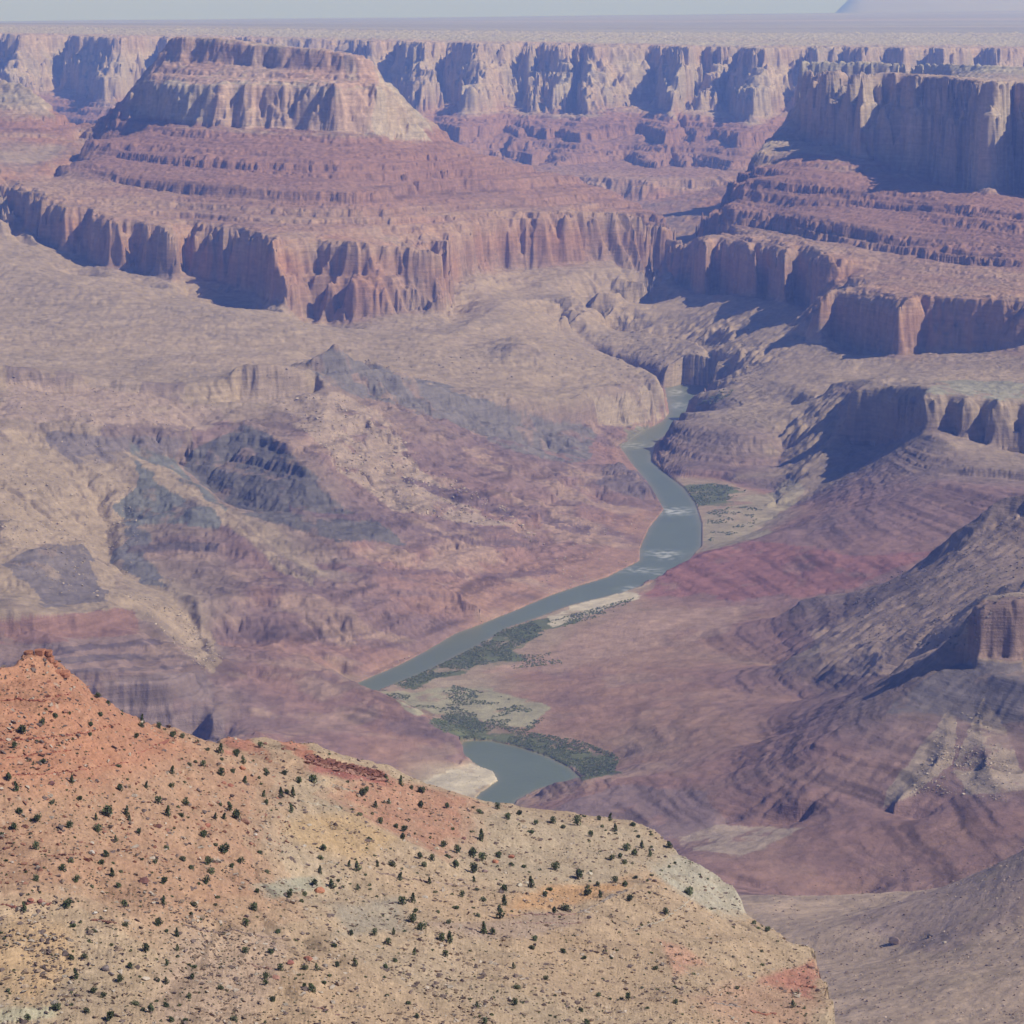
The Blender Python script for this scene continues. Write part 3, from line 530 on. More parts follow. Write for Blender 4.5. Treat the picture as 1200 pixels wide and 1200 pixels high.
# patches of differently coloured rock, outlined where they show: (outline, colour, nearest D, farthest D)
TAN, DARK, RED, GREEN, SAND, PALE = (.35, .265, .19), (.13, .118, .112), (.33, .15, .12), (.12, .14, .07), (.52, .45, .34), (.43, .35, .26)
PATCHES = [
    ([(780, 1040), (1300, 880), (1400, 1400), (780, 1400)], (.43, .32, .235), 2300, 4000),
    ([(0, 426), (95, 436), (99, 462), (0, 447)], (.235, .175, .15), 7500, 7800),
    ([(165, 449), (215, 452), (216, 469), (165, 466)], (.235, .175, .15), 7500, 7900),
    ([(100, 437), (165, 450), (165, 462), (100, 460)], (.30, .23, .18), 7500, 7900),
    ([(284, 424), (360, 428), (368, 472), (285, 472)], (.31, .235, .185), 7600, 8100),
    ([(140, 488), (215, 495), (220, 512), (190, 535), (150, 520), (120, 508)], (.20, .145, .13), 7100, 7600),
    ([(225, 500), (262, 492), (285, 500), (250, 520), (228, 520)], (.24, .16, .145), 7300, 7700),
    ([(0, 500), (90, 512), (150, 560), (190, 585), (150, 620), (135, 650), (140, 685), (215, 715), (245, 745), (262, 775), (240, 790), (200, 740), (160, 712), (60, 705), (30, 700), (0, 690), (0, 640)], TAN, 5600, 7400),
    ([(0, 445), (260, 475), (240, 500), (205, 500), (100, 495), (0, 490)], (.34, .25, .20), 7000, 7800),
    ([(12, 668), (45, 640), (95, 640), (110, 670), (130, 705), (60, 716), (30, 690)], (.18, .15, .145), 5700, 6600),
    ([(50, 505), (100, 508), (150, 512), (215, 510), (205, 530), (150, 540), (90, 545), (60, 525)], (.19, .155, .15), 6900, 7500),
    ([(212, 545), (222, 525), (250, 510), (290, 495), (318, 505), (335, 535), (380, 575), (460, 620), (470, 640), (400, 630), (340, 618), (280, 602), (240, 575)], DARK, 6500, 7700),
    ([(160, 520), (200, 535), (225, 570), (260, 600), (250, 620), (190, 610), (150, 615), (135, 590), (165, 570)], (.15, .15, .14), 6500, 7400),
    ([(135, 650), (160, 612), (175, 625), (172, 655), (200, 690), (160, 680), (138, 668)], (.15, .14, .14), 6300, 6900),
    ([(150, 525), (195, 552), (225, 575), (230, 583), (375, 680), (380, 690), (330, 662), (225, 592), (190, 570)], TAN, 6200, 7400),
    ([(322, 470), (400, 455), (440, 480), (490, 540), (545, 590), (600, 612), (560, 618), (500, 600), (455, 595), (400, 560), (365, 520)], (.36, .27, .21), 6900, 8200),
    ([(365, 430), (396, 410), (450, 432), (540, 460), (600, 478), (700, 500), (690, 540), (620, 530), (540, 500), (450, 470), (400, 450)], (.175, .155, .145), 7900, 9100),
    ([(690, 466), (780, 446), (788, 490), (700, 500)], (.37, .29, .22), 8700, 9800),
    ([(700, 565), (715, 545), (737, 540), (760, 555), (776, 580), (750, 590)], (.17, .13, .13), 8000, 8600),
    ([(118, 798), (228, 785), (262, 830), (258, 900), (100, 900)], (.25, .185, .17), 5000, 5650),
    ([(0, 757), (165, 738), (228, 784), (118, 797), (0, 796)], (.26, .18, .155), 5200, 5850),
    ([(-60, 729), (60, 724), (156, 714), (163, 737), (100, 746), (45, 752), (-60, 756)], (.25, .145, .12), 5500, 5950),
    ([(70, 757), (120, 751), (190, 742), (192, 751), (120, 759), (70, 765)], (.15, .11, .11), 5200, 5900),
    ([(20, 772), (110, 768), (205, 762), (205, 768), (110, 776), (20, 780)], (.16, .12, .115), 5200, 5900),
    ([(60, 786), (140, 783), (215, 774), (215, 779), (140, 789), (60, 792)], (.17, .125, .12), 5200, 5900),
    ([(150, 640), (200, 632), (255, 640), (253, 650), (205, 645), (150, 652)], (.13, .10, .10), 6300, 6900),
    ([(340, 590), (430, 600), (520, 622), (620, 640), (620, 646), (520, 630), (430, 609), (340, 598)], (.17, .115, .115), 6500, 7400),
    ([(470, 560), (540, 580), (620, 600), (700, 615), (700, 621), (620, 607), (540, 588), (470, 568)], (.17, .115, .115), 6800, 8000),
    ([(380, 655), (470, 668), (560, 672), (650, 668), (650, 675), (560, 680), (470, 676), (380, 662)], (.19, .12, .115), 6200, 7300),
    ([(505, 915), (530, 903), (556, 896), (582, 905), (586, 914), (565, 928), (545, 950), (500, 940)], SAND, 4800, 5500),
    ([(505, 848), (520, 838), (560, 848), (620, 862), (680, 870), (725, 888), (720, 905), (680, 912), (668, 899), (645, 887), (600, 872), (545, 866), (520, 858)], GREEN, 4900, 5900),
    ([(462, 802), (500, 786), (545, 764), (590, 738), (640, 722), (700, 712), (690, 725), (640, 742), (600, 760), (640, 775), (560, 782), (510, 795), (475, 808)], GREEN, 5600, 7000),
    ([(430, 806), (470, 812), (560, 800), (640, 830), (620, 855), (540, 845), (500, 838)], (.36, .33, .22), 5200, 6200),
    ([(640, 722), (720, 697), (745, 697), (735, 708), (690, 722), (650, 735)], SAND, 6200, 7000),
    ([(800, 575), (840, 567), (872, 575), (850, 588), (815, 592)], GREEN, 7600, 8500),
    ([(822, 615), (850, 590), (905, 575), (935, 560), (940, 575), (912, 605), (890, 625), (850, 640), (824, 642)], (.34, .285, .20), 7200, 8600),
    ([(735, 500), (770, 497), (766, 515), (730, 530)], (.22, .21, .15), 8800, 9500),
    ([(1036, 836), (1085, 798), (1130, 772), (1200, 775), (1200, 850), (1150, 855), (1120, 845)], (.185, .155, .15), 4200, 5250),
    ([(1108, 838), (1122, 850), (1120, 900), (1070, 935), (1030, 950), (1060, 900)], (.37, .29, .22), 4000, 5200),
    ([(1148, 820), (1190, 880), (1200, 930), (1130, 935), (1122, 900)], (.37, .29, .22), 4000, 5200),
    ([(1140, 700), (1220, 695), (1230, 775), (1138, 768)], (.25, .17, .14), 4700, 5100),
    ([(1200, 600), (1150, 622), (1070, 690), (950, 740), (980, 790), (1060, 790), (1130, 740), (1230, 700)], (.41, .295, .225), 5000, 6300),
    ([(780, 965), (840, 962), (940, 975), (860, 1000), (800, 995)], (.40, .31, .24), 4100, 4700),
    ([(600, 960), (720, 925), (830, 925), (860, 960), (780, 985), (700, 975)], (.25, .175, .165), 4300, 5000),
    ([(750, 715), (830, 712), (900, 705), (850, 740), (700, 770), (640, 790), (560, 790), (650, 760)], (.36, .24, .185), 5600, 6600),
    ([(750, 700), (800, 650), (880, 635), (1000, 650), (1100, 640), (1000, 690), (860, 703)], (.29, .14, .125), 6400, 7300),
    ([(990, 1080), (1200, 990), (1230, 1060), (1100, 1120)], (.37, .27, .215), 3100, 3800),
    ([(200, 138), (160, 130), (185, 92), (240, 100), (250, 145)], PALE, 12300, 13800),
    ([(250, 100), (445, 100), (450, 155), (250, 147)], (.44, .31, .235), 12000, 13600),
    ([(445, 95), (505, 168), (430, 156)], PALE, 12000, 13600),
    ([(1100, 445), (1200, 452), (1200, 466), (1090, 460)], (.30, .28, .21), 7600, 8600),
    ([(200, 44), (435, 64), (445, 98), (180, 95)], (.42, .28, .215), 12400, 14000),
]
def canyon_colour(x, y, z, s):
    u = x / y
    jit = 0.22 * fbm(x, y, 260, 4, 91) + 0.10 * fbm(x, y, 40, 3, 95)
    band = 0.16 * perlin((z + .03 * x + .012 * y) / 26, x / 4000, 7) + 0.10 * perlin((z + .03 * x) / 9, x / 3000, 8)
    c = palette(s + jit + band * np.clip(s - .5, 0, 1))
    zr = np.interp(s, [.8, 1.0, 1.9, 2.3], [0, 1, 1, 0]) * (.25 + .75 * sstep(.08, .04, u)) * sstep(.0, .12, LAST_SLOPE)
    k1 = (zr * .75 * sstep(.02, .16, fbm(x * .7 + y * .3, y + z * 2, 360, 5, 141, .6)))[..., None]; c = c * (1 - k1) + np.array((.20, .135, .13)) * k1
    k1 = (zr * .7 * sstep(.06, .2, fbm(x, y + z, 260, 5, 151, .6)))[..., None]; c = c * (1 - k1) + np.array((.36, .25, .19)) * k1
    px, py = project(x, y, z)
    jx = 26 * fbm(x, y, 300, 5, 61, .62); jy = 15 * fbm(x, y, 300, 5, 67, .62)
    qx, qy = px + jx, py + jy
    rnd_k = 1.0
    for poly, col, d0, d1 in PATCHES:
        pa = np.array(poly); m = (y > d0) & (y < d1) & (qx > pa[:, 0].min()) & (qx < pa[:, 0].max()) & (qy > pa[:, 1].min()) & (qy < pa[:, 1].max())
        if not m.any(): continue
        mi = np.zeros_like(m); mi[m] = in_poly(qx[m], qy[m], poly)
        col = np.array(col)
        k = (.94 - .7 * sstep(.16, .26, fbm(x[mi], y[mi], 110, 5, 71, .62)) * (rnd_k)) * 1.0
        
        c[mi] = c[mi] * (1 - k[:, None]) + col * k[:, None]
    ln = np.maximum(sstep(.12, .42, perlin((z + .03 * x + .012 * y) / 5.5, x / 2500, 17)), 1.2 * sstep(.2, .4, perlin((z + .03 * x + .012 * y) / 16, x / 2500, 19))) * np.interp(s, [0, .9, 1.1, 1.7, 2.2, 2.8, 3.2, 4.5, 5, 5.7, 7], [0, .25, .42, .42, .25, .05, .12, .16, .36, .2, .1])
    ln = ln * sstep(.05, .22, LAST_SLOPE)
    c = c * (1 - ln * np.clip(.5 + fbm(x, y, 200, 3, 87) * 1.5, 0, 1))[..., None]
    vs = np.interp(s, [3.3, 3.6, 4.3, 4.6, 5.7, 5.9, 6.6, 6.8], [0, 1, 1, .1, .1, .9, .8, 0]); st = fbm(x, y, 34, 3, 89, .6)
    c = c * (1 + vs * .38 * st)[..., None] + (np.array((.05, -.005, -.02)) * (vs * fbm(x, y, 260, 3, 99))[..., None])
    # streaks of fallen rock and stained beds
    t = 1 + 0.16 * fbm(x, y, 70, 4, 81) + 0.08 * fbm(x, y, 900, 2, 83)
    lite = sstep(.25, .6, fbm(x, y, 14, 3, 85)) * 0.25 * np.clip((s - 1.3) / 2, 0, 1)
    c = c * (t + lite)[..., None]
    return np.clip(c, 0.02, 0.8)

# ------------------------------------------------------------------ the near hillside
FG_CREST = [(-250, 800, .98), (-40, 792, .99), (0, 786, 1.0), (20, 782, 1.01), (30, 772, 1.015), (60, 772, 1.02), (70, 780, 1.03), (82, 792, 1.04), (100, 806, 1.06), (130, 826, 1.08), (165, 844, 1.12), (200, 856, 1.16), (232, 868, 1.2), (250, 873, 1.22), (272, 868, 1.25), (310, 866, 1.28), (345, 866, 1.29), (372, 873, 1.30), (388, 884, 1.3), (420, 888, 1.31), (450, 900, 1.32), (480, 914, 1.32), (520, 927, 1.34), (560, 941, 1.36), (620, 949, 1.38), (700, 957, 1.38), (755, 968, 1.36), (785, 990, 1.34), (800, 1003, 1.32), (835, 1023, 1.3), (852, 1038, 1.28), (864, 1056, 1.26), (870, 1072, 1.24), (905, 1094, 1.21), (950, 1120, 1.16), (964, 1150, 1.09), (968, 1175, 1.03), (974, 1200, .98), (985, 1270, .88)]
def build_near():
    G = Field(-0.30, 0.36, 560, 2300, 0.0009)
    A = G.add
    A(K(FG_CREST), 0, 4)
    A([from_crest for from_crest in [(px, D * k_ + 60, CAM_Z - float(ray(px, py)[1]) * D * k_ - 42) for px, py, D in FG_CREST]], 0, 8, 'dz')
    A([(px + (40 if px > 850 else 0), min(D * k_ + 420, 2200), CAM_Z - float(ray(px, py)[1]) * D * k_ - 330) for px, py, D in FG_CREST], 0, 30, 'dz')
    A([(-300, 2250, 420), (600, 2250, 400), (1700, 2250, 420)], 0, 10, 'dz')
    A([(1050, 700, 860), (1050, 850, 820), (1060, 1000, 780), (1100, 1200, 680), (1200, 1400, 560)], 0, 8, 'dz')
    A([(1700, 600, 700), (1700, 1400, 480)], 0, 8, 'dz')
    # knob on the left and slope below it
    A(K([(22, 800, 1.0), (0, 806, .99), (-60, 806, .98)]), 0, 3)
    A(K([(-250, 830, .95), (0, 828, .96), (60, 822, .98), (95, 826, 1.0), (140, 860, 1.03), (190, 885, 1.07), (240, 900, 1.1)]), 0, 6)
    A(K([(-250, 900, .92), (0, 900, .92), (100, 920, .94), (200, 940, .985), (290, 945, 1.05), (350, 930, 1.12)]), 0, 6)
    A(K([(-250, 1040, .84), (0, 1040, .84), (150, 1050, .855), (300, 1045, .93), (420, 1050, 1.0)]), 0, 6)
    A(K([(-250, 1250, .74), (0, 1215, .76), (200, 1215, .77), (400, 1215, .8), (600, 1215, .85), (800, 1215, .9), (900, 1215, .93)]), 0, 6)
    A([(-300, 600, 1185), (500, 600, 1175), (1000, 600, 1130)], 0, 6, 'dz')
    A(K([(300, 890, 1.19), (345, 890, 1.2), (400, 930, 1.18), (440, 945, 1.19), (500, 950, 1.24)]), 0, 5)
    A(K([(390, 965, 1.11), (460, 985, 1.12), (540, 1000, 1.16), (620, 1000, 1.22), (700, 1000, 1.25), (770, 1020, 1.24)]), 0, 5)
    A(K([(500, 1040, 1.05), (600, 1040, 1.12), (680, 1045, 1.15), (760, 1040, 1.17), (840, 1065, 1.18)]), 0, 5)
    A(K([(520, 1085, .98), (600, 1078, 1.04), (680, 1070, 1.09), (720, 1050, 1.13)]), 0, 5)
    A(K([(450, 1120, .91), (600, 1120, .975), (760, 1110, 1.04), (860, 1110, 1.1)]), 0, 5)
    # dark overhung ledge
    A(K([(355, 884, 1.235), (375, 886, 1.235), (400, 890, 1.24), (425, 897, 1.245), (450, 906, 1.25)]), 1, 1.5)
    A(K([(357, 893, 1.23), (375, 899, 1.228), (400, 905, 1.23), (425, 913, 1.235), (446, 920, 1.24)]), 1, 1.5)
    return G.solve()

def near_height(G, u, v):
    D = np.exp(v); x = u * D; y = D
    z0, s0, r0 = G.sample(u, v)
    r0 = np.clip(r0, 0, 8)
    xw = x + r0 * fbm(x, y, 40, 4, 201); yw = y + r0 * fbm(x, y, 40, 4, 207)
    z, s, r = G.sample(xw / yw, np.log(yw))
    q = z + .04 * x + 5 * fbm(x, y, 160, 3, 211)
    ampm = 1.5 * sstep(-.3, .45, fbm(x + 2 * y, y, 90, 3, 213)) * (0.5 + 0.5 * sstep(0, -160, x)) 
    for per, a in ((15.0, 0.62), (5.5, 0.5)):
        ph = q / per + .2 * np.sin(q / per * 2.1); fr = ph - np.floor(ph)
        z = z + ampm * a * per * 0.42 * (sstep(0.62, 0.93, fr) - fr)
    z = z + 2.6 * fbm(x, y, 60, 4, 221, 0.5, ridged=True) + 0.55 * fbm(x, y, 6, 4, 231, 0.6)
    rb = sstep(0.1, 0.5, fbm(x, y, 50, 3, 241))
    z = z + rb * 0.7 * np.abs(perlin(x / 2.4, y / 2.4, 5)) + 0.35 * np.abs(perlin(x / 1.3, y / 1.3, 9))
    return z.astype(np.float32), s.astype(np.float32)

NEAR_PATCH = [   # outline, colour, softness
    ([(-50, 700), (230, 700), (260, 870), (330, 900), (300, 1000), (330, 1060), (180, 1090), (100, 1045), (0, 1050), (-50, 1050)], (.42, .25, .155), 1),
    ([(-50, 700), (110, 700), (180, 850), (230, 880), (170, 900), (100, 925), (0, 915), (-50, 915)], (.43, .21, .125), 1),
    ([(255, 860), (300, 862), (305, 885), (265, 880)], (.45, .2, .13), .6),
    ([(420, 905), (480, 920), (570, 945), (560, 990), (520, 1000), (440, 960), (390, 930)], (.42, .225, .145), .8),
    ([(340, 860), (372, 868), (365, 893), (345, 885)], (.45, .2, .13), .5),
    ([(360, 885), (455, 903), (450, 925), (360, 900)], (.36, .14, .11), .5),
    ([(560, 950), (760, 965), (800, 1010), (700, 1040), (560, 1020)], (.43, .335, .225), .9),
    ([(765, 1015), (800, 1000), (850, 1030), (875, 1075), (830, 1065), (790, 1040)], (.42, .375, .28), .6),
    ([(590, 1070), (600, 1050), (680, 1035), (740, 1028), (700, 1055), (640, 1068)], (.52, .31, .16), .9),
    ([(330, 965), (420, 950), (470, 985), (420, 1010), (350, 990)], (.48, .33, .18), 1),
    ([(290, 1035), (370, 1028), (385, 1042), (310, 1048)], (.36, .33, .24), .6),
    ([(15, 1080), (75, 1090), (85, 1140), (40, 1180), (-20, 1160), (-20, 1100)], (.50, .34, .19), 1),
    ([(0, 1185), (60, 1180), (60, 1190), (0, 1200)], (.5, .45, .3), .5),
    ([(200, 1095), (330, 1090), (340, 1110), (300, 1200), (180, 1200)], (.42, .30, .21), 1),
    ([(500, 1080), (660, 1070), (680, 1085), (560, 1100)], (.40, .29, .21), .8),
    ([(800, 1170), (960, 1130), (970, 1180), (940, 1210), (860, 1210)], (.46, .29, .19), .8),
    ([(900, 1150), (950, 1120), (968, 1150), (955, 1165)], (.43, .20, .14), .5),
    ([(770, 1100), (800, 1105), (830, 1130), (790, 1140)], (.47, .27, .18), 1),
    ([(390, 1060), (470, 1050), (480, 1090), (400, 1100)], (.36, .30, .22), 1),
]
def near_colour(x, y, z):
    base = np.empty(x.shape + (3,), np.float32); base[:] = (.44, .32, .205)
    px, py = project(x, y, z)
    n1 = fbm(x, y, 70, 4, 301); n2 = fbm(x, y, 70, 4, 305)
    base = base * (1 + 0.18 * fbm(x, y, 45, 4, 309))[..., None] + np.array((.03, -.01, -.02)) * fbm(x, y, 120, 3, 311)[..., None]
    ox, oy = px + 26 * n1, py + 16 * n2
    for poly, col, soft in NEAR_PATCH:
        pa = np.array(poly); cx, cy = pa.mean(0)
        acc = 0.0
        for sc_ in (0.86, 1.0, 1.16):
            p2 = [((a - cx) * sc_ + cx, (b - cy) * sc_ + cy) for a, b in poly]
            acc = acc + in_poly(ox, oy, p2)
        k = np.clip(acc / 3.0 * (0.9 + .35 * fbm(x, y, 12, 3, 313)), 0, 1)[..., None]
        base = base * (1 - k) + np.array(col) * k
    # single ledges of darker or paler rock, following the bedding
    q = z + .04 * x + 5 * fbm(x, y, 160, 3, 211)
    led = sstep(.42, .6, perlin(q / 2.2, x / 160, 3)) * sstep(0.0, .35, fbm(x, y, 60, 3, 321))
    base = base * (1 - .35 * led[..., None])
    fine = fbm(x, y, 3.0, 3, 331, 0.6)
    base = base * (1 + 0.30 * fine)[..., None]
    pale = sstep(.45, .6, fbm(x, y, 5, 3, 341))[..., None]
    base = base * (1 - .6 * pale) + np.array((.56, .46, .35)) * .6 * pale
    g = base.mean(-1, keepdims=True); base = (g + (base - g) * .98) * .98
    return np.clip(base, .03, .85)

# ------------------------------------------------------------------ mesh helpers
if bpy:
    COL = sc.collection
def tag(o, label=None, cat=None, group=None, kind=None):
    if label: o['label'] = label
    if cat: o['category'] = cat
    if group: o['group'] = group
    if kind: o['kind'] = kind
    return o
def mesh_np(name, verts, quads, mats, colour=None, smooth=True, n=4, mat_idx=None):
    me = bpy.data.meshes.new(name)
    nv, nf = len(verts), len(quads)
    me.vertices.add(nv); me.vertices.foreach_set('co', np.ascontiguousarray(verts, np.float32).ravel())
    me.loops.add(nf * n); me.loops.foreach_set('vertex_index', np.ascontiguousarray(quads, np.int32).ravel())
    me.polygons.add(nf); me.polygons.foreach_set('loop_start', np.arange(0, nf * n, n, dtype=np.int32))
    me.polygons.foreach_set('loop_total', np.full(nf, n, np.int32)) if False else None
    if mat_idx is not None: me.polygons.foreach_set('material_index', np.asarray(mat_idx, np.int32))
    me.polygons.foreach_set('use_smooth', np.full(nf, smooth, bool))
    me.update(calc_edges=True)
    if colour is not None:
        at = me.color_attributes.new('rock', 'FLOAT_COLOR', 'POINT')
        rgba = np.ones((nv, 4), np.float32); rgba[:, :3] = colour
        at.data.foreach_set('color', rgba.ravel())
    for m in (mats if isinstance(mats, (list, tuple)) else [mats]): me.materials.append(m)
    return me
def link(name, me, parent=None):
    o = bpy.data.objects.new(name, me); COL.objects.link(o)
    if parent: o.parent = parent
    return o
def grid_quads(nr, nc):
    i = (np.arange(nr - 1)[:, None] * nc + np.arange(nc - 1)[None, :]).ravel()
    return np.stack([i, i + 1, i + nc + 1, i + nc], 1)
def submesh(verts, quads, colour, keep):
    q = quads[keep]; used = np.unique(q); remap = np.zeros(len(verts), np.int32); remap[used] = np.arange(len(used))
    return verts[used], remap[q], colour[used]

# ------------------------------------------------------------------ materials
def new_mat(name):
    m = bpy.data.materials.new(name); m.use_nodes = True
    nt = m.node_tree; nt.nodes.clear()
    out = nt.nodes.new('ShaderNodeOutputMaterial'); b = nt.nodes.new('ShaderNodeBsdfPrincipled')
    nt.links.new(b.outputs[0], out.inputs[0]); b.inputs['Roughness'].default_value = 0.95
    b.inputs['Specular IOR Level'].default_value = 0.15
    return m, nt, b
def noise(nt, scale, detail=4, rough=.6, vec=None, mapping=None):
    n = nt.nodes.new('ShaderNodeTexNoise'); n.inputs['Scale'].default_value = scale
    n.inputs['Detail'].default_value = detail; n.inputs['Roughness'].default_value = rough
    if mapping is not None:
        mp = nt.nodes.new('ShaderNodeMapping'); mp.inputs['Scale'].default_value = mapping
        nt.links.new(vec, mp.inputs[0]); nt.links.new(mp.outputs[0], n.inputs[0])
    elif vec is not None: nt.links.new(vec, n.inputs[0])
    return n
def maprange(nt, src, a, b, c, d):
    r = nt.nodes.new('ShaderNodeMapRange'); nt.links.new(src, r.inputs[0])
    for i, v_ in enumerate((a, b, c, d)): r.inputs[1 + i].default_value = v_
    return r
def mult_colour(nt, col, fac):
    m = nt.nodes.new('ShaderNodeVectorMath'); m.operation = 'SCALE'
    nt.links.new(col, m.inputs[0]); nt.links.new(fac, m.inputs['Scale']); return m
def rock_material(name, fine, bump_scale, bump_dist, strat):
    m, nt, b = new_mat(name)
    at = nt.nodes.new('ShaderNodeAttribute'); at.attribute_name = 'rock'
    geo = nt.nodes.new('ShaderNodeNewGeometry'); pos = geo.outputs['Position']
    n1 = noise(nt, 1.0, 5, .65, pos, (fine, fine, fine * 2.2))
    r1 = maprange(nt, n1.outputs[0], .3, .7, .78, 1.22)
    n2 = noise(nt, 1.0, 3, .7, pos, (strat * .03, strat * .03, strat))
    r2 = maprange(nt, n2.outputs[0], .3, .7, .86, 1.13)
    c1 = mult_colour(nt, at.outputs['Color'], r1.outputs[0]); c2 = mult_colour(nt, c1.outputs[0], r2.outputs[0])
    nt.links.new(c2.outputs[0], b.inputs['Base Color'])
    n3 = noise(nt, bump_scale, 6, .7, pos)
    n4 = noise(nt, 1.0, 3, .6, pos, (strat * .05, strat * .05, strat * .8))
    ad = nt.nodes.new('ShaderNodeMath'); ad.operation = 'ADD'; nt.links.new(n3.outputs[0], ad.inputs[0]); nt.links.new(n4.outputs[0], ad.inputs[1])
    bp = nt.nodes.new('ShaderNodeBump'); bp.inputs['Distance'].default_value = bump_dist; bp.inputs['Strength'].default_value = 1.0
    nt.links.new(ad.outputs[0], bp.inputs['Height']); nt.links.new(bp.outputs[0], b.inputs['Normal'])
    return m

# ------------------------------------------------------------------ build: the canyon country
SHADOW_MARGIN = 0
GC = erode(build_canyon()); GN = build_near()
rock_far = rock_material('canyon_rock', 0.03, 0.09, 2.6, 0.13)
rock_near = rock_material('hillside_soil', 0.55, 0.9, 0.5, 0.8)

cols = column_set((-0.295, 0.35), -0.198, 0.198, 0.00036, 70)
vf = np.linspace(math.log(2350), math.log(26500), 1500, dtype=np.float32)
cc = cols[::3] if len(cols) % 3 == 1 else np.append(cols[::3], cols[-1])
Uc, Vc = np.meshgrid(cc, vf); Zc, _ = canyon_height(GC, Uc, Vc)
NR = 2300
rows_c = adaptive_rows(Zc, vf, NR, 0.22)
rows = np.empty((NR, len(cols)), np.float32)
fi = np.interp(cols, cc, np.arange(len(cc))); i0 = np.minimum(fi.astype(int), len(cc) - 2); ff = (fi - i0).astype(np.float32)
rows = rows_c[:, i0] * (1 - ff) + rows_c[:, i0 + 1] * ff
U = np.broadcast_to(cols[None, :], rows.shape)
Z, S = canyon_height(GC, U, rows)
Y = np.exp(rows); X = U * Y
C = canyon_colour(X, Y, Z, S)
print('canyon arrays', time.time() - T0, Z.shape)
V = np.stack([X.ravel(), Y.ravel(), Z.ravel()], 1).astype(np.float32); C = C.reshape(-1, 3).astype(np.float32)
Q = grid_quads(*Z.shape)
PXf, PYf = project(V[:, 0], V[:, 1], V[:, 2])
fx_, fy_, fd_ = PXf[Q[:, 0]], PYf[Q[:, 0]], V[Q[:, 0], 1]
reg = np.zeros(len(Q), np.int8)
reg[(fd_ > 16500)] = 1
reg[(reg == 0) & (fd_ > 9950) & (fx_ < 800)] = 2
reg[(reg == 0) & (fd_ > 9300) & (fx_ >= 800)] = 3
reg[(reg == 0) & (fd_ > 6900) & (fx_ > 905)] = 4
reg[(reg == 0) & (fd_ > 6950) & (fx_ < 430)] = 5
reg[(reg == 0) & (fd_ > 4150) & (fd_ < 5100) & (fx_ > 1030)] = 6
reg[(reg == 0) & (fd_ < 3950)] = 7
NAMES = {0: ('canyon_floor', 'reddish canyon bottom and slopes on both sides of the river', 'canyon floor'),
         1: ('far_canyon_rim', 'hazy line of pale buttressed cliffs under the far plateau', 'cliffs'),
         2: ('layered_butte', 'broad layered butte with pale top cliff and long red wall, left of the far river', 'butte'),
         3: ('shadowed_mesa', 'high flat-topped mesa with cliffs in blue shade at upper right', 'mesa'),
         4: ('flat_topped_butte', 'flat bench butte with one large shaded wall right of the river', 'butte'),
         5: ('rocky_ridge', 'tan rocky ridge with small cliffs above the dark mounds at left', 'ridge'),
         6: ('banded_cone_hill', 'dark banded cone hill carrying a small castle of rock at the right edge', 'hill'),
         7: ('tan_hill', 'smooth tan hill at lower right behind the shrub-dotted hillside', 'hill')}
for k in range(8):
    keep = reg == k
    if not keep.any(): continue
    v_, q_, c_ = submesh(V, Q, C, keep)
    o = link(NAMES[k][0], mesh_np(NAMES[k][0], v_, q_, rock_far, c_)); tag(o, NAMES[k][1], NAMES[k][2], kind='structure')
print('canyon built', time.time() - T0)

# plateau beyond the rim, out to the horizon, with two far table mountains
pv = np.linspace(math.log(25200), math.log(72000), 300); pu = np.linspace(-.36, .42, 300)
PU, PV = np.meshgrid(pu, pv); PY_ = np.exp(PV); PX_ = PU * PY_
_, _, _ = 0, 0, 0
ppx = 600 + PU * 3300
zl = 1160 - 60 * np.clip(ppx / 800, 0, 1)
far = sstep(25500, 27500, PY_)
zfar = 915 + 215 * np.clip(ppx / 1200, -.2, 1.3) + 14 * fbm(PX_, PY_ * .2, 4000, 3, 409)
ramp = sstep(27000, 60000, PY_)
PZ = (zl - 6) * (1 - ramp) + zfar * ramp + far * (8 * fbm(PX_, PY_, 3000, 4, 401) + 14 * fbm(PX_, PY_, 9000, 3, 405)) - (1 - far) * 4
PZ = PZ - sstep(61000, 63000, PY_) * 260
PZ = PZ + (1490 - PZ) * sstep(.108, .122, PU + .003 * fbm(PX_, PY_, 4000, 3, 415)) * sstep(66000, 69000, PY_)
ps = fbm(PX_ * .25, PY_, 2200, 4, 421)
PC = np.array((.33, .30, .225)) * (1 + .3 * ps)[..., None] + np.array((.10, .05, .02)) * sstep(.1, .5, fbm(PX_ * .2, PY_, 5000, 3, 425))[..., None]
o = link('plateau', mesh_np('plateau', np.stack([PX_.ravel(), PY_.ravel(), PZ.ravel()], 1), grid_quads(*PX_.shape), rock_far, PC.reshape(-1, 3)))
tag(o, 'pale grey-green plain reaching from the far rim to the horizon', 'plateau', kind='structure')

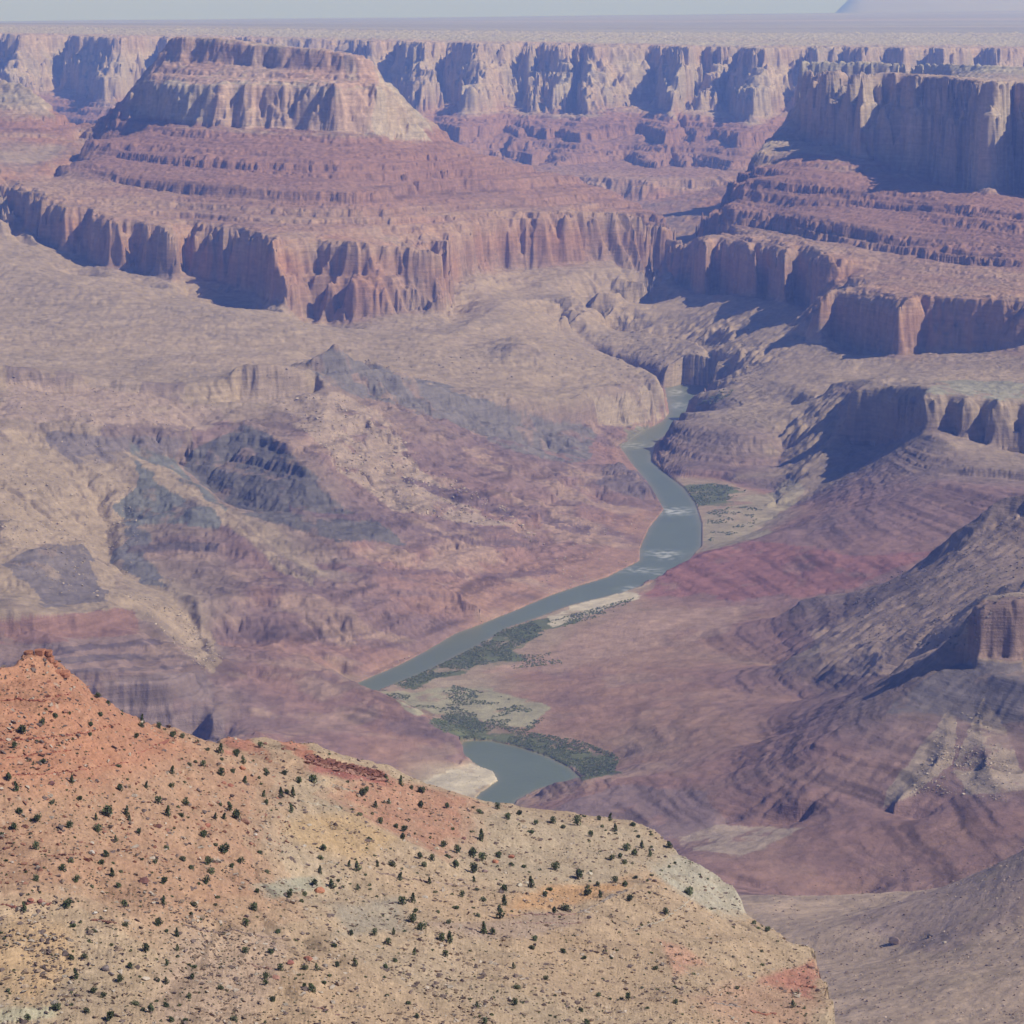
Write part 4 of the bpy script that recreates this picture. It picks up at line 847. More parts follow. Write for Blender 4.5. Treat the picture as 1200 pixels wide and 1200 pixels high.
# ------------------------------------------------------------------ river
def river_sheet():
    m, nt, b = new_mat('river_water')
    at = nt.nodes.new('ShaderNodeAttribute'); at.attribute_name = 'rock'
    nt.links.new(at.outputs['Color'], b.inputs['Base Color'])
    b.inputs['Roughness'].default_value = .34; b.inputs['IOR'].default_value = 1.33; b.inputs['Specular IOR Level'].default_value = .32
    geo = nt.nodes.new('ShaderNodeNewGeometry'); n = noise(nt, .12, 4, .6, geo.outputs['Position'])
    bp = nt.nodes.new('ShaderNodeBump'); bp.inputs['Distance'].default_value = .8; nt.links.new(n.outputs[0], bp.inputs['Height']); nt.links.new(bp.outputs[0], b.inputs['Normal'])
    uu = np.arange(-.07, .09, .0008); vv = np.arange(math.log(4850), math.log(11400), .0008)
    A_, B_ = np.meshgrid(uu, vv); D = np.exp(B_); x = A_ * D
    ins = in_poly(A_, B_, POLY_UP) | in_poly(A_, B_, POLY_LOW)
    k = ins.astype(np.float32)
    for _ in range(14):
        p = np.pad(k, 1, mode='edge'); k = (p[:-2, 1:-1] + p[2:, 1:-1] + p[1:-1, :-2] + p[1:-1, 2:] + p[1:-1, 1:-1]) / 5
    col = np.empty(A_.shape + (3,)); col[:] = (.14, .165, .115)
    sh = sstep(.95, .55, k)[..., None]
    col = col * (1 - .5 * sh) + np.array((.25, .22, .15)) * .5 * sh
    col *= (1 + .12 * fbm(x, D, 120, 3, 501))[..., None]
    px, py = project(x, D, np.zeros_like(x))
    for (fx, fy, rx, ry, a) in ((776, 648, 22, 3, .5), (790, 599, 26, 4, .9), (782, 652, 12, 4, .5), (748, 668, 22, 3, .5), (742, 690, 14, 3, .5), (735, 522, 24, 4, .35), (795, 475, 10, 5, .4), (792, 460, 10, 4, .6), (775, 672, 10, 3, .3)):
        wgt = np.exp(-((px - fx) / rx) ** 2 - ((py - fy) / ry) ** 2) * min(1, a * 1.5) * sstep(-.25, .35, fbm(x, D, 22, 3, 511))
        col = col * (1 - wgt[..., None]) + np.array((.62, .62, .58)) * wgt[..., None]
    q = grid_quads(*A_.shape); near_ = (k > .004).ravel()
    keep = near_[q].all(1)
    v_, q_, c_ = submesh(np.stack([x.ravel(), D.ravel(), np.zeros(x.size)], 1), q, col.reshape(-1, 3), keep)
    o = link('river', mesh_np('river', v_, q_, m, c_)); tag(o, 'grey-green river bending through the canyon bottom', 'river', kind='structure')
river_sheet()

# ------------------------------------------------------------------ near hillside mesh
ncol = column_set((-0.295, 0.30), -0.205, 0.15, 0.00034, 50)
nvf = np.linspace(math.log(570), math.log(2240), 700, dtype=np.float32)
U2, V2 = np.meshgrid(ncol[::2], nvf); Z2, _ = near_height(GN, U2, V2)
NR2 = 1000
cr = adaptive_rows(Z2, nvf, NR2, 0.30)
fi = np.interp(ncol, ncol[::2], np.arange(len(ncol[::2]))); i0 = np.minimum(fi.astype(int), len(ncol[::2]) - 2); ff = (fi - i0).astype(np.float32)
rows = cr[:, i0] * (1 - ff) + cr[:, i0 + 1] * ff
U2 = np.broadcast_to(ncol[None, :], rows.shape)
NZ, NS = near_height(GN, U2, rows); NY = np.exp(rows); NX = U2 * NY
NCc = near_colour(NX, NY, NZ)
o = link('near_hillside', mesh_np('near_hillside', np.stack([NX.ravel(), NY.ravel(), NZ.ravel()], 1), grid_quads(*NZ.shape), rock_near, NCc.reshape(-1, 3)))
tag(o, 'orange and ochre hillside dotted with shrubs in the foreground', 'hillside', kind='structure')
print('hillside built', time.time() - T0)

# ------------------------------------------------------------------ finding the ground under a picture point
class Ground:
    def __init__(self, cols, D, Z): self.cols, self.D, self.Z = cols, D, Z
    def at(self, px, py):
        """first surface met by the line of sight through (px, py)"""
        for _ in range(1):
            u, t = ray(px, py); j = int(np.clip(np.searchsorted(self.cols, u), 0, len(self.cols) - 1))
            ts = (CAM_Z - self.Z[:, j]) / self.D[:, j]
            k = int(np.argmax(ts <= t))
            if ts[k] > t: return None
            if k == 0: return None
            a = (ts[k - 1] - t) / max(1e-9, ts[k - 1] - ts[k]); D = self.D[k - 1, j] * (1 - a) + self.D[k, j] * a
            z = self.Z[k - 1, j] * (1 - a) + self.Z[k, j] * a
            return float(u * D), float(D), float(z)
near_g = Ground(ncol, NY, NZ); far_g = Ground(cols, Y, Z)

# ------------------------------------------------------------------ rocks
def hull_rock(seed, flat=.75, n=16):
    r = np.random.RandomState(seed); bm = bmesh.new()
    for _ in range(n):
        v = r.randn(3); v /= np.linalg.norm(v); v *= r.uniform(.75, 1.05); v[2] *= flat; bm.verts.new(v)
    res = bmesh.ops.convex_hull(bm, input=bm.verts)
    for e in list({g for g in res['geom_interior'] if isinstance(g, bmesh.types.BMVert)}): bm.verts.remove(e)
    bmesh.ops.triangulate(bm, faces=bm.faces)
    bm.verts.ensure_lookup_table()
    V_ = np.array([v.co[:] for v in bm.verts]); F_ = np.array([[l.vert.index for l in f.loops] for f in bm.faces]) if not bm.verts.index_update() else None
    bm.free(); return V_, F_
import bmesh
ROCKS = [hull_rock(100 + i, flat=.55 + .05 * (i % 6), n=9) for i in range(14)]
def rot_z(V_, a):
    c, s_ = math.cos(a), math.sin(a); return np.stack([V_[:, 0] * c - V_[:, 1] * s_, V_[:, 0] * s_ + V_[:, 1] * c, V_[:, 2]], 1)
def scatter_mesh(name, items, protos, mat, sink=.25):
    """items: (x, y, z, radius, colour); one mesh of many pieces"""
    Vs, Fs, Cs, off = [], [], [], 0
    for n, (x, y, z, r, c) in enumerate(items):
        V_, F_ = protos[n % len(protos)]
        P = rot_z(V_, rnd.uniform(0, 6.28)) * (r * rnd.uniform(.8, 1.2), r * rnd.uniform(.6, 1), r * rnd.uniform(.7, 1.1))
        P = P + (x, y, z + r * (.5 - sink)); Vs.append(P); Fs.append(F_ + off); off += len(P); Cs.append(np.broadcast_to(c, P.shape))
    return link(name, mesh_np(name, np.concatenate(Vs), np.concatenate(Fs), mat, np.concatenate(Cs), smooth=False, n=3))
rock_loose = rock_material('loose_rock', 0.9, 1.6, 0.25, 1.4)

def visible_cells(Zm, Ym, Xm, pxr, pyr, count, g, dens=None, seed=1):
    out = []; r = random.Random(seed); tries = 0
    while len(out) < count and tries < count * 12:
        tries += 1
        px, py = r.uniform(*pxr), r.uniform(*pyr); p = g.at(px, py)
        if p is None: continue
        if dens is not None and r.random() > dens(px, py, p): continue
        out.append((px, py, p))
    return out
def fN(x, y, L, seed, o=3): return float(fbm(np.array([x]), np.array([y]), L, o, seed)[0])

its = []
for px, py, (x, y, z) in visible_cells(NZ, NY, NX, (-20, 1010), (765, 1215), 22000, near_g, lambda a, b, p: (1.0 if p[1] < 1600 else 0), 3):
    k = rnd.random(); d = fN(x, y, 38, 351)
    if d < .12 and rnd.random() < .62: continue
    red = py < 1040 - .1 * px and px < 340
    big = rnd.random() ** 5
    r = .24 + .36 * rnd.random() + big * 1.1
    c = (.50, .42, .33) if k < .22 else ((.36, .18, .12) if red else (.33, .24, .17)) if k < .62 else (.20, .15, .13)
    s_ = rnd.uniform(.8, 1.15) * .9; its.append((x, y, z, r, (c[0] * s_, c[1] * s_, c[2] * s_)))
o = scatter_mesh('hillside_rubble', its, ROCKS, rock_loose); tag(o, 'loose pale and red stones strewn over the near hillside', 'rubble', kind='stuff')

# ledges that stick out of the near hillside: rows of cracked blocks following the bedding
def ledge_object(name, items, label):
    # one continuous broken wall: blocks joined to a common, lower bedrock sill
    items = sorted(items); Vs, Fs, Cs, off = [], [], [], 0
    for n, (x, y, z, r, c) in enumerate(items):
        V_, F_ = ROCKS[n % len(ROCKS)]; P = rot_z(V_, rnd.uniform(0, 6.28)) * (r * 1.15, r * .9, r * .85) + (x, y, z + r * .2)
        Vs.append(P); Fs.append(F_ + off); off += len(P); Cs.append(np.broadcast_to(c, P.shape))
    sill = np.array([[x, y + dy, z + dz] for (x, y, z, r, c) in items for dy, dz in ((-.5 * r, -.9), (-.4 * r, .25 * r), (.5 * r, .25 * r), (.5 * r, -.9))]); m = len(items)
    sf = []
    for k in range(m - 1):
        for e in range(4):
            a, b = off + 4 * k + e, off + 4 * k + (e + 1) % 4; sf += [(a, b, b + 4), (a, b + 4, a + 4)]
    # tie every block to the sill so that the ledge is one piece
    for k in range(m):
        o_ = sum(len(v) for v in Vs[:k]); sf.append((o_, o_ + 1, off + 4 * k + 1))
    Vs.append(sill); Fs.append(np.array(sf)); Cs.append(np.array([items[k // 4][4] for k in range(4 * m)]))
    o = link(name, mesh_np(name, np.concatenate(Vs), np.concatenate(Fs), rock_loose, np.concatenate(Cs), smooth=False, n=3)); tag(o, label, 'rock ledge')
def ledge(name, pts, size, colour, label, seed, rows=1):
    r = random.Random(seed); items = []
    for (a, b) in zip(pts[:-1], pts[1:]):
        n = max(1, int(math.hypot(b[0] - a[0], b[1] - a[1]) / (size * 2.1)))
        for k in range(n):
            t = (k + r.random() * .8) / n; p = near_g.at(a[0] + (b[0] - a[0]) * t, a[1] + (b[1] - a[1]) * t + r.uniform(-.8, .8) * rows)
            if p is None or p[1] > 1500: continue
            f = r.uniform(.75, 1.2); rr = size * p[1] / F * r.uniform(.9, 2.1)
            items.append((p[0], p[1], p[2], rr, tuple(c * f for c in colour)))
    if not items: return
    ledge_object(name, items, label)
LEDGES = [
    ([(0, 821), (25, 820), (50, 822), (85, 812)], 1.6, (.34, .13, .09), 'thin dark red ledge just below the rock knob at left'),
    ([(0, 868), (40, 866), (75, 862), (105, 858), (140, 848)], 1.7, (.35, .135, .09), 'long broken red ledge crossing the red slope above the middle'),
    ([(0, 890), (35, 885), (85, 880)], 1.7, (.35, .135, .09), 'short broken red ledge at the left edge of the red slope'),
    ([(15, 908), (60, 907), (120, 899), (150, 893)], 1.5, (.33, .13, .09), 'faint lowest red ledge on the red slope'),
    ([(155, 886), (178, 876), (200, 866)], 1.6, (.38, .16, .11), 'red ledge climbing right near the hillside crest'),
    ([(0, 1060), (20, 1063), (40, 1056), (60, 1060)], 2.6, (.30, .13, .1), 'chunky dark red ledge at the left edge, half way down'),
    ([(105, 1078), (120, 1080), (138, 1082)], 2.0, (.30, .15, .11), 'short dark ledge low on the left, above the gully'),
    ([(215, 1084), (240, 1092), (262, 1094)], 2.6, (.26, .19, .16), 'dark broken ledge with a shrub at each end, low left of centre'),
    ([(250, 1094), (275, 1090), (300, 1097), (340, 1102)], 2.0, (.30, .22, .18), 'thin grey-red ledge running right from the broken ledge'),
    ([(290, 1130), (305, 1134), (318, 1136)], 1.8, (.32, .2, .16), 'small ledge above the three red boulders'),
    ([(440, 1022), (455, 1026), (475, 1030), (500, 1033)], 2.2, (.30, .22, .18), 'grey crag line in the middle of the hillside'),
    ([(500, 1033), (530, 1037), (560, 1040)], 2.0, (.36, .27, .22), 'paler crag line right of the grey one'),
    ([(595, 1074), (620, 1072), (650, 1072), (675, 1071)], 2.0, (.31, .2, .16), 'dark toothed ledge under the yellow bare patch'),
    ([(600, 1082), (640, 1082), (680, 1082)], 1.5, (.33, .22, .18), 'fainter second ledge under the yellow bare patch'),
    ([(675, 1072), (700, 1060), (715, 1052), (735, 1044)], 2.2, (.36, .3, .25), 'pale rocky rib climbing right from the yellow bare patch'),
    ([(742, 1090), (775, 1080), (800, 1062), (815, 1050)], 1.8, (.44, .38, .29), 'pale stony rib on the right shoulder'),
    ([(360, 1178), (375, 1182), (388, 1186)], 2.6, (.28, .17, .13), 'dark red ledge at the bottom edge, centre'),
    ([(388, 1180), (396, 1192)], 2.4, (.27, .17, .14), 'dark crack of rocks next to the bottom red ledge'),
    ([(880, 1186), (900, 1189), (915, 1188)], 2.6, (.36, .16, .11), 'red ledge at the bottom right of the hillside'),
    ([(925, 1138), (935, 1134), (948, 1132), (957, 1140)], 2.8, (.26, .14, .11), 'dark red crag at the right end of the hillside'),
    ([(925, 1152), (940, 1156), (958, 1158)], 2.2, (.36, .17, .12), 'lower red crag at the right end of the hillside'),
    ([(835, 1175), (850, 1178), (870, 1180)], 2.0, (.32, .26, .22), 'grey rocks in a row left of the bottom right ledge'),
    ([(360, 922), (380, 915), (400, 925), (430, 930)], 2.0, (.38, .32, .24), 'jumble of grey slabs below the overhung ledge'),
    ([(350, 938), (375, 944), (400, 948)], 2.2, (.40, .34, .25), 'pale slab line below the jumble of grey slabs'),
    ([(385, 1010), (395, 1012), (372, 1012)], 1.6, (.42, .36, .28), 'pale stones beside the red boulder'),
    ([(40, 975), (25, 978), (5, 982)], 1.4, (.35, .2, .14), 'thin ledge at the left edge under the two round shrubs'),
    ([(55, 1003), (75, 1001), (95, 1002)], 1.5, (.34, .17, .12), 'thin red ledge left of the large white stone'),
]
for i, (pts, size, colour, lab) in enumerate(LEDGES): ledge('rock_ledge', pts, size, colour, lab, 40 + i)
# overhung dark band on the crest
def band():
    r = random.Random(5); items = []
    for row in range(4):
        for k in range(46):
            px = 360 + 92 * k / 46; py = 886 + row * 2.6 + (px - 360) * .24 + r.uniform(-1, 1); p = near_g.at(px, py)
            if p is None: continue
            f = r.uniform(.7, 1.2); items.append((p[0], p[1] - .5, p[2], r.uniform(1.1, 2.4), (.22 * f, .10 * f, .075 * f) if row < 3 else (.36 * f, .2 * f, .15 * f)))
    ledge_object('rock_ledge', items, 'long dark overhung ledge just below the hillside crest')
band()

# single boulders
def crop(ox, oy, L, k=4.8): return [(ox + a / k, oy + b / k, r / k) for a, b, r in L]
RED_, DKR, GRY, WHT, ORG = (.36, .15, .10), (.20, .10, .085), (.34, .29, .25), (.56, .50, .42), (.44, .20, .12)
BOULDERS = [
    ((185.5, 967.5), 5.0, DKR, 'dark red boulder standing alone on the orange slope'),
    ((242.5, 966.5), 5.0, RED_, 'squat red boulder left of the largest boulder'),
    ((287, 961), 7.5, (.30, .17, .125), 'largest brown boulder beside a dark juniper, upper left of centre'),
    ((374, 1042), 7.0, ORG, 'orange-red boulder on the green-grey bare patch'),
    ((283.7, 899), 5.0, ORG, 'orange boulder near the crest between two shrubs'),
    ((396, 923), 5.0, (.42, .30, .22), 'pale pink boulder under the overhung ledge'),
    ((169, 1031), 7.0, DKR, 'long dark boulder on the slope at left'),
    ((61, 917), 4.5, DKR, 'thin dark slab rock on the red slope at left'),
    ((125, 1133), 6.0, (.25, .2, .18), 'grey-brown craggy rock in the lower left gully'),
    ((131, 1140), 4.5, (.27, .22, .19), 'smaller grey rock touching the craggy one in the gully'),
    ((339.5, 1127), 5.5, (.33, .14, .11), 'dark red boulder, leftmost of the three low red boulders'),
    ((360.5, 1122.5), 6.0, RED_, 'tall red boulder, topmost of the three low red boulders'),
    ((323, 1144), 5.5, (.38, .2, .15), 'pink-red boulder, lowest of the three low red boulders'),
    ((381, 1131), 4.2, GRY, 'grey boulder right of the three low red boulders'),
    ((498, 1051), 3.8, WHT, 'white boulder in the centre of the hillside'),
    ((599, 1003.5), 4.6, RED_, 'red boulder on the far shoulder right of centre'),
    ((580, 1009), 4.4, ORG, 'orange boulder left of the red one on the far shoulder'),
    ((543, 982), 3.2, DKR, 'small dark red rock on the red shoulder'),
    ((299, 977.5), 3.0, WHT, 'small white stone below the largest boulder'),
    ((357, 990.5), 2.4, WHT, 'lone white stone on the yellow slope'),
    ((108, 998), 4.4, WHT, 'large white stone on the orange slope'),
    ((14, 1010), 2.6, (.5, .42, .34), 'pale stone close to the left edge'),
    ((111, 1069), 3.4, WHT, 'white stone in the scatter of pale rocks at left'),
    ((123, 1067), 2.2, WHT, 'smaller white stone right of the white one at left'),
    ((47, 1055), 4.2, (.27, .12, .10), 'dark red block at the end of the chunky left ledge'),
    ((36, 1054), 4.2, (.33, .14, .10), 'red block on the chunky left ledge'),
    ((270, 920), 4.0, RED_, 'red block in the broken ground left of the crest dip'),
    ((262, 917), 3.6, (.40, .19, .13), 'lighter red block beside the one in broken ground'),
    ((690, 1023), 4.6, (.50, .44, .34), 'pale rock heap above the yellow bare patch'),
    ((608, 1036), 5.0, (.52, .46, .35), 'cream outcrop boulder left of the yellow bare patch'),
    ((617, 1034), 4.0, (.48, .42, .33), 'smaller cream rock right of the cream outcrop'),
    ((512, 994), 4.0, (.50, .42, .30), 'yellow-white rock on the left of the far shoulder'),
    ((568, 1020), 4.2, (.30, .21, .18), 'dark brown rock right of the central crag'),
    ((1049, 1101), 9.0, (.22, .16, .14), 'dark craggy outcrop on the tan hill at lower right'),
    ((1090, 1096), 4.0, (.13, .11, .11), 'small dark block on the tan hill at lower right'),
    ((1107, 1104), 3.2, (.45, .38, .3), 'pale block on the tan hill at lower right'),
]
rock_meshes = []
for i in range(10):
    V_, F_ = hull_rock(300 + i, flat=.75, n=22); rock_meshes.append((V_, F_))
for i, ((px, py), rp, c, lab) in enumerate(BOULDERS):
    p = near_g.at(px, py + rp * .5)
    if p is None or p[1] > 1600: p = far_g.at(px, py + rp * .5)
    V_, F_ = rock_meshes[i % 10]; r = rp * p[1] / F
    P = rot_z(V_, i * 1.7) * (r * 1.15, r * .9, r * .95)
    cc_ = np.broadcast_to(np.array(c), P.shape)
    o = link('boulder', mesh_np('boulder', P, F_, rock_loose, cc_, smooth=False, n=3)); o.location = (p[0], p[1], p[2] + r * .35)
    tag(o, lab, 'boulder', group='boulders lying on the slopes')

# blocky knob of red rock on the skyline
def block(bm, cx, cy, cz, sx, sy, sz, a, r):
    vs = []
    for dz in (-1, -.1, .35, 1):
        for k in range(10):
            an = a + k * math.pi / 5; ca, sa = math.cos(an), math.sin(an); q = 1 / max(abs(ca), abs(sa)) ** .75
            f = q * (1 - .08 * max(dz, 0)) * r.uniform(.88, 1.08)
            vs.append(bm.verts.new((cx + sx * ca * f, cy + sy * sa * f, cz + sz * (dz + r.uniform(-.06, .06)))))
    for l in range(3):
        for k in range(10): bm.faces.new((vs[l * 10 + k], vs[l * 10 + (k + 1) % 10], vs[l * 10 + 10 + (k + 1) % 10], vs[l * 10 + 10 + k]))
    bm.faces.new(vs[30:40])
def knob(name, blocks, label, seed):
    r = random.Random(seed); bm = bmesh.new()
    for (px, py, w_, h_) in blocks:
        p = near_g.at(px, max(py, 776) + 14) or near_g.at(px, 815); Dk = 1020
        u, D, z = from_yd(px, py, Dk); k = D / F
        block(bm, u * D, D + r.uniform(-1, 1), z, w_ / 2 * k, max(w_ / 2 * k, 2.0), h_ / 2 * k, r.uniform(-.2, .2), r)
    bmesh.ops.recalc_face_normals(bm, faces=bm.faces)
    me = bpy.data.meshes.new(name); bm.to_mesh(me); bm.free()
    at = me.color_attributes.new('rock', 'FLOAT_COLOR', 'POINT')
    for i in range(len(me.vertices)):
        f = r.uniform(.85, 1.1); at.data[i].color = (.37 * f, .165 * f, .10 * f, 1)
    me.materials.append(rock_loose); o = link(name, me); tag(o, label, 'rock outcrop')
knob('rock_outcrop', [(34, 765, 12, 5), (47, 764, 14, 6), (57, 765, 9, 6), (31, 771, 12, 6), (45, 771, 14, 6), (58, 772, 12, 6), (28, 778, 16, 7), (44, 779, 18, 8), (60, 779, 16, 7), (24, 786, 18, 7), (42, 787, 22, 7), (62, 787, 20, 7), (74, 790, 16, 6)], 'stacked red rock knob standing on the skyline at left', 3)
knob('rock_outcrop', [(-8, 791, 14, 8), (4, 790, 12, 8), (14, 791, 10, 7), (-6, 800, 14, 8), (6, 801, 13, 9), (17, 799, 10, 7)], 'low blocky red rocks at the left picture edge beside the knob', 4)

# ------------------------------------------------------------------ shrubs
def shrub_mesh(name, seed, kind):
    r = np.random.RandomState(seed); V_, F_, M_ = [], [], []
    n = 330
    lob = [(r.uniform(-.42, .42), r.uniform(-.42, .42), r.uniform(.30, .95), r.uniform(.34, .52)) for _ in range(6)]
    if kind == 1: lob = [(r.uniform(-.25, .25), r.uniform(-.25, .25), .25 + .27 * k, .52 - .09 * k) for k in range(5)]
    if kind == 2: lob = [(r.uniform(-.5, .5), r.uniform(-.3, .3), r.uniform(.25, .45), r.uniform(.32, .42)) for _ in range(6)]
    for k in range(n):
        cx, cy, cz, cr = lob[k % len(lob)]; d = r.randn(3); d /= np.linalg.norm(d); rad = cr * r.uniform(.55, 1.08)
        c = np.array((cx, cy, cz)) + d * rad; a = r.randn(3); a /= np.linalg.norm(a); b = np.cross(a, r.randn(3)); b /= np.linalg.norm(b)
        sz = r.uniform(.07, .15); i0 = len(V_); V_ += [c + a * sz, c + b * sz, c - a * sz * .8, c - b * sz * .8]; F_.append((i0, i0 + 1, i0 + 2, i0 + 3)); M_.append(0)
    return V_, F_
def trunk_vf(seed):
    r = random.Random(seed); V_, F_ = [], []
    for s_ in range(3):
        a = s_ * 2.1 + r.random(); tip = (.22 * math.cos(a), .22 * math.sin(a), .75)
        for l, (q, w_) in enumerate(((0, .09), (.5, .06), (1, .025))):
            for k in range(5):
                an = k * 2 * math.pi / 5; V_.append((tip[0] * q + w_ * math.cos(an), tip[1] * q + w_ * math.sin(an), -.12 + (tip[2] + .12) * q))
        o_ = s_ * 15
        for l in range(2):
            for k in range(5): F_.append((o_ + l * 5 + k, o_ + l * 5 + (k + 1) % 5, o_ + l * 5 + 5 + (k + 1) % 5, o_ + l * 5 + 5 + k))
    return V_, F_
def leaf_mat(name, c):
    m, nt, b = new_mat(name); geo = nt.nodes.new('ShaderNodeNewGeometry'); oi = nt.nodes.new('ShaderNodeObjectInfo')
    n = noise(nt, 1.2, 3, .6, geo.outputs['Position']); r1 = maprange(nt, n.outputs[0], .3, .7, .7, 1.35); r2 = maprange(nt, oi.outputs['Random'], 0, 1, .75, 1.3)
    rgb = nt.nodes.new('ShaderNodeRGB'); rgb.outputs[0].default_value = (*c, 1)
    a = mult_colour(nt, rgb.outputs[0], r1.outputs[0]); a2 = mult_colour(nt, a.outputs[0], r2.outputs[0]); nt.links.new(a2.outputs[0], b.inputs['Base Color'])
    return m
leaf = leaf_mat('juniper_leaf', (.095, .115, .055)); leaf2 = leaf_mat('sage_leaf', (.14, .15, .08)); bark, _nt, _b = new_mat('bark'); _b.inputs['Base Color'].default_value = (.16, .12, .09, 1)
def mk(name, V_, F_, m, idx=None): return mesh_np(name, np.array(V_, float), np.array(F_), m, smooth=False, mat_idx=idx)
PROTO = []
for i in range(9):
    kind = (0, 0, 1, 0, 2, 0, 1, 0, 2)[i]; V_, F_ = shrub_mesh('s', 500 + i, kind); TV, TF = trunk_vf(600 + i)
    crown = mk('crown', V_, F_, leaf); trunk = mk('trunk', TV, TF, bark)
    whole = mk('shrub', list(V_) + list(TV), list(F_) + [tuple(a + len(V_) for a in f) for f in TF], [leaf2 if i % 3 == 2 else leaf, bark], [0] * len(F_) + [1] * len(TF))
    PROTO.append((kind, crown, trunk, whole))
S_A = "128 560 26 80 642 18 240 508 20 238 722 24 217 462 14 258 430 14 315 472 16 390 455 14 560 455 24 505 513 22 503 570 18 405 600 14 205 612 12 430 682 14 478 688 9 668 748 20 405 842 20 45 826 20 90 880 24 493 740 8 500 822 12 446 930 22 295 958 18 110 1015 22 210 1055 22 163 940 11 612 1018 34 715 1020 22 730 1055 18 390 1090 22 75 1098 22 172 1130 14 10 1140 16 553 1112 26 540 1050 16 672 880 20 825 872 16 890 955 22 963 868 18 1005 982 14 1045 965 18 1050 932 12 945 1025 26 1022 1030 18 1055 1040 14 785 1128 18 653 1172 16 1145 1145 22 765 590 16 690 588 12 730 632 12 765 685 10 697 660 12 792 525 18 718 548 10 685 437 14 685 462 12 550 362 18 515 375 12 605 372 16 575 655 10 815 762 12 715 825 14 770 885 10 895 525 16 925 518 12 972 580 20 1025 585 16 1065 562 14 1108 608 14 1165 655 18 1145 745 18 1098 728 16 1066 745 16 1020 712 14 970 790 22 1035 842 14 1105 1055 10 380 232 12 245 240 10 800 490 18 1125 912 10 705 1110 10 980 1102 12 1055 1100 12 385 1163 8 420 1155 12 622 1075 8 420 1005 8"
S_B = "265 162 16 40 185 24 130 210 22 50 232 18 168 250 20 222 242 12 108 298 22 48 315 22 290 295 20 300 322 16 260 337 14 178 360 22 270 372 12 560 348 26 480 362 18 400 320 18 375 310 12 448 435 22 380 440 24 415 415 18 285 440 18 300 485 16 375 485 14 35 485 20 90 510 26 125 552 30 62 565 20 12 565 16 437 525 20 325 520 14 355 515 12 265 635 12 65 740 34 12 710 20 262 755 20 153 813 18 105 838 16 50 858 14 300 868 16 618 740 20 585 730 10 603 792 16 752 635 12 878 680 20 862 735 14 998 735 12 603 870 20 692 825 12 765 832 16 812 850 26 730 855 10 908 775 14 797 797 12 855 883 14 922 835 16 1005 825 20 1052 905 24 1158 785 18 1185 828 18 1060 850 14 1148 872 14 565 935 20 668 948 28 700 915 18 730 952 14 768 935 12 697 988 12 878 940 14 882 965 12 920 1005 14 425 1002 20 435 970 14 500 1030 20 512 995 18 243 980 16 232 1072 26 375 1055 10 27 1008 18 15 1050 16 138 948 8 220 940 8 1062 1040 26 1120 1028 24 1135 1090 16 1125 1140 24 1170 1180 28 955 1115 12 980 1138 12 810 960 16 650 172 12 1055 372 22 1115 398 16 1170 410 22 970 352 20 1170 500 20 985 480 16 955 475 14 910 498 20 840 430 24 865 408 16 850 465 12 755 362 14 940 590 18 825 540 20 780 515 14 715 508 16 1070 630 22 1030 615 16 1068 680 18 1135 655 10 1100 575 12 1120 435 12 1035 450 8 1095 495 8 895 540 14"
S_C = "205 202 22 35 275 14 600 245 20 568 283 24 637 290 12 760 250 12 800 270 12 398 278 16 250 315 14 355 322 22 110 335 10 145 340 14 35 355 12 630 355 24 682 338 16 205 380 20 432 385 20 515 420 18 670 415 18 855 342 12 875 283 18 935 202 20 1027 268 20 1168 290 22 1080 320 16 1185 338 22 1007 378 12 920 397 22 1117 405 14 1160 398 22 180 443 12 158 465 12 225 455 12 383 515 30 135 553 22 700 530 20 700 577 14 600 545 10 440 505 12 920 513 22 968 475 14 1090 525 20 1075 572 16 888 630 24 1130 605 14 1160 592 12 410 640 20 528 670 18 455 620 14 705 638 18 655 658 10 5 680 14 28 712 16 500 725 14 628 748 14 995 695 20 937 670 16 735 780 12 818 780 24 405 825 18 410 785 12 475 823 18 995 775 18 1000 815 14 880 830 14 937 858 18 728 873 20 787 928 12 1065 862 14 1090 868 20 885 942 20 937 962 20 1085 938 16 78 890 14 425 930 24 672 950 20 42 1005 18 525 1015 20 425 1030 14 578 1042 16 1130 988 12 1065 1040 20 880 1065 14 315 1098 28 400 1085 14 760 1078 22 708 1115 14 803 1112 18 845 1120 22 938 1092 20 1008 1088 14 155 1170 22 488 1120 18 615 1160 26 968 1175 18 1040 1180 18"
S_D = "358 668 24 182 638 22 180 792 20 327 788 20 700 675 12 773 692 16 908 687 18 822 728 14 1012 685 16 1075 672 14 1170 660 28 985 740 16 460 725 12 680 750 22 380 885 20 693 868 18 515 880 20 483 915 14 582 888 18 795 860 22 655 920 16 622 960 18 515 988 16 558 1002 26 965 880 18 1025 838 16 1132 800 18 960 932 14 858 928 14 40 995 18 75 1005 14 335 1050 24 292 930 20 292 968 16 978 1030 16 1097 1075 20 1148 1155 16 115 1165 20 35 878 14 1045 798 10 290 1190 14"
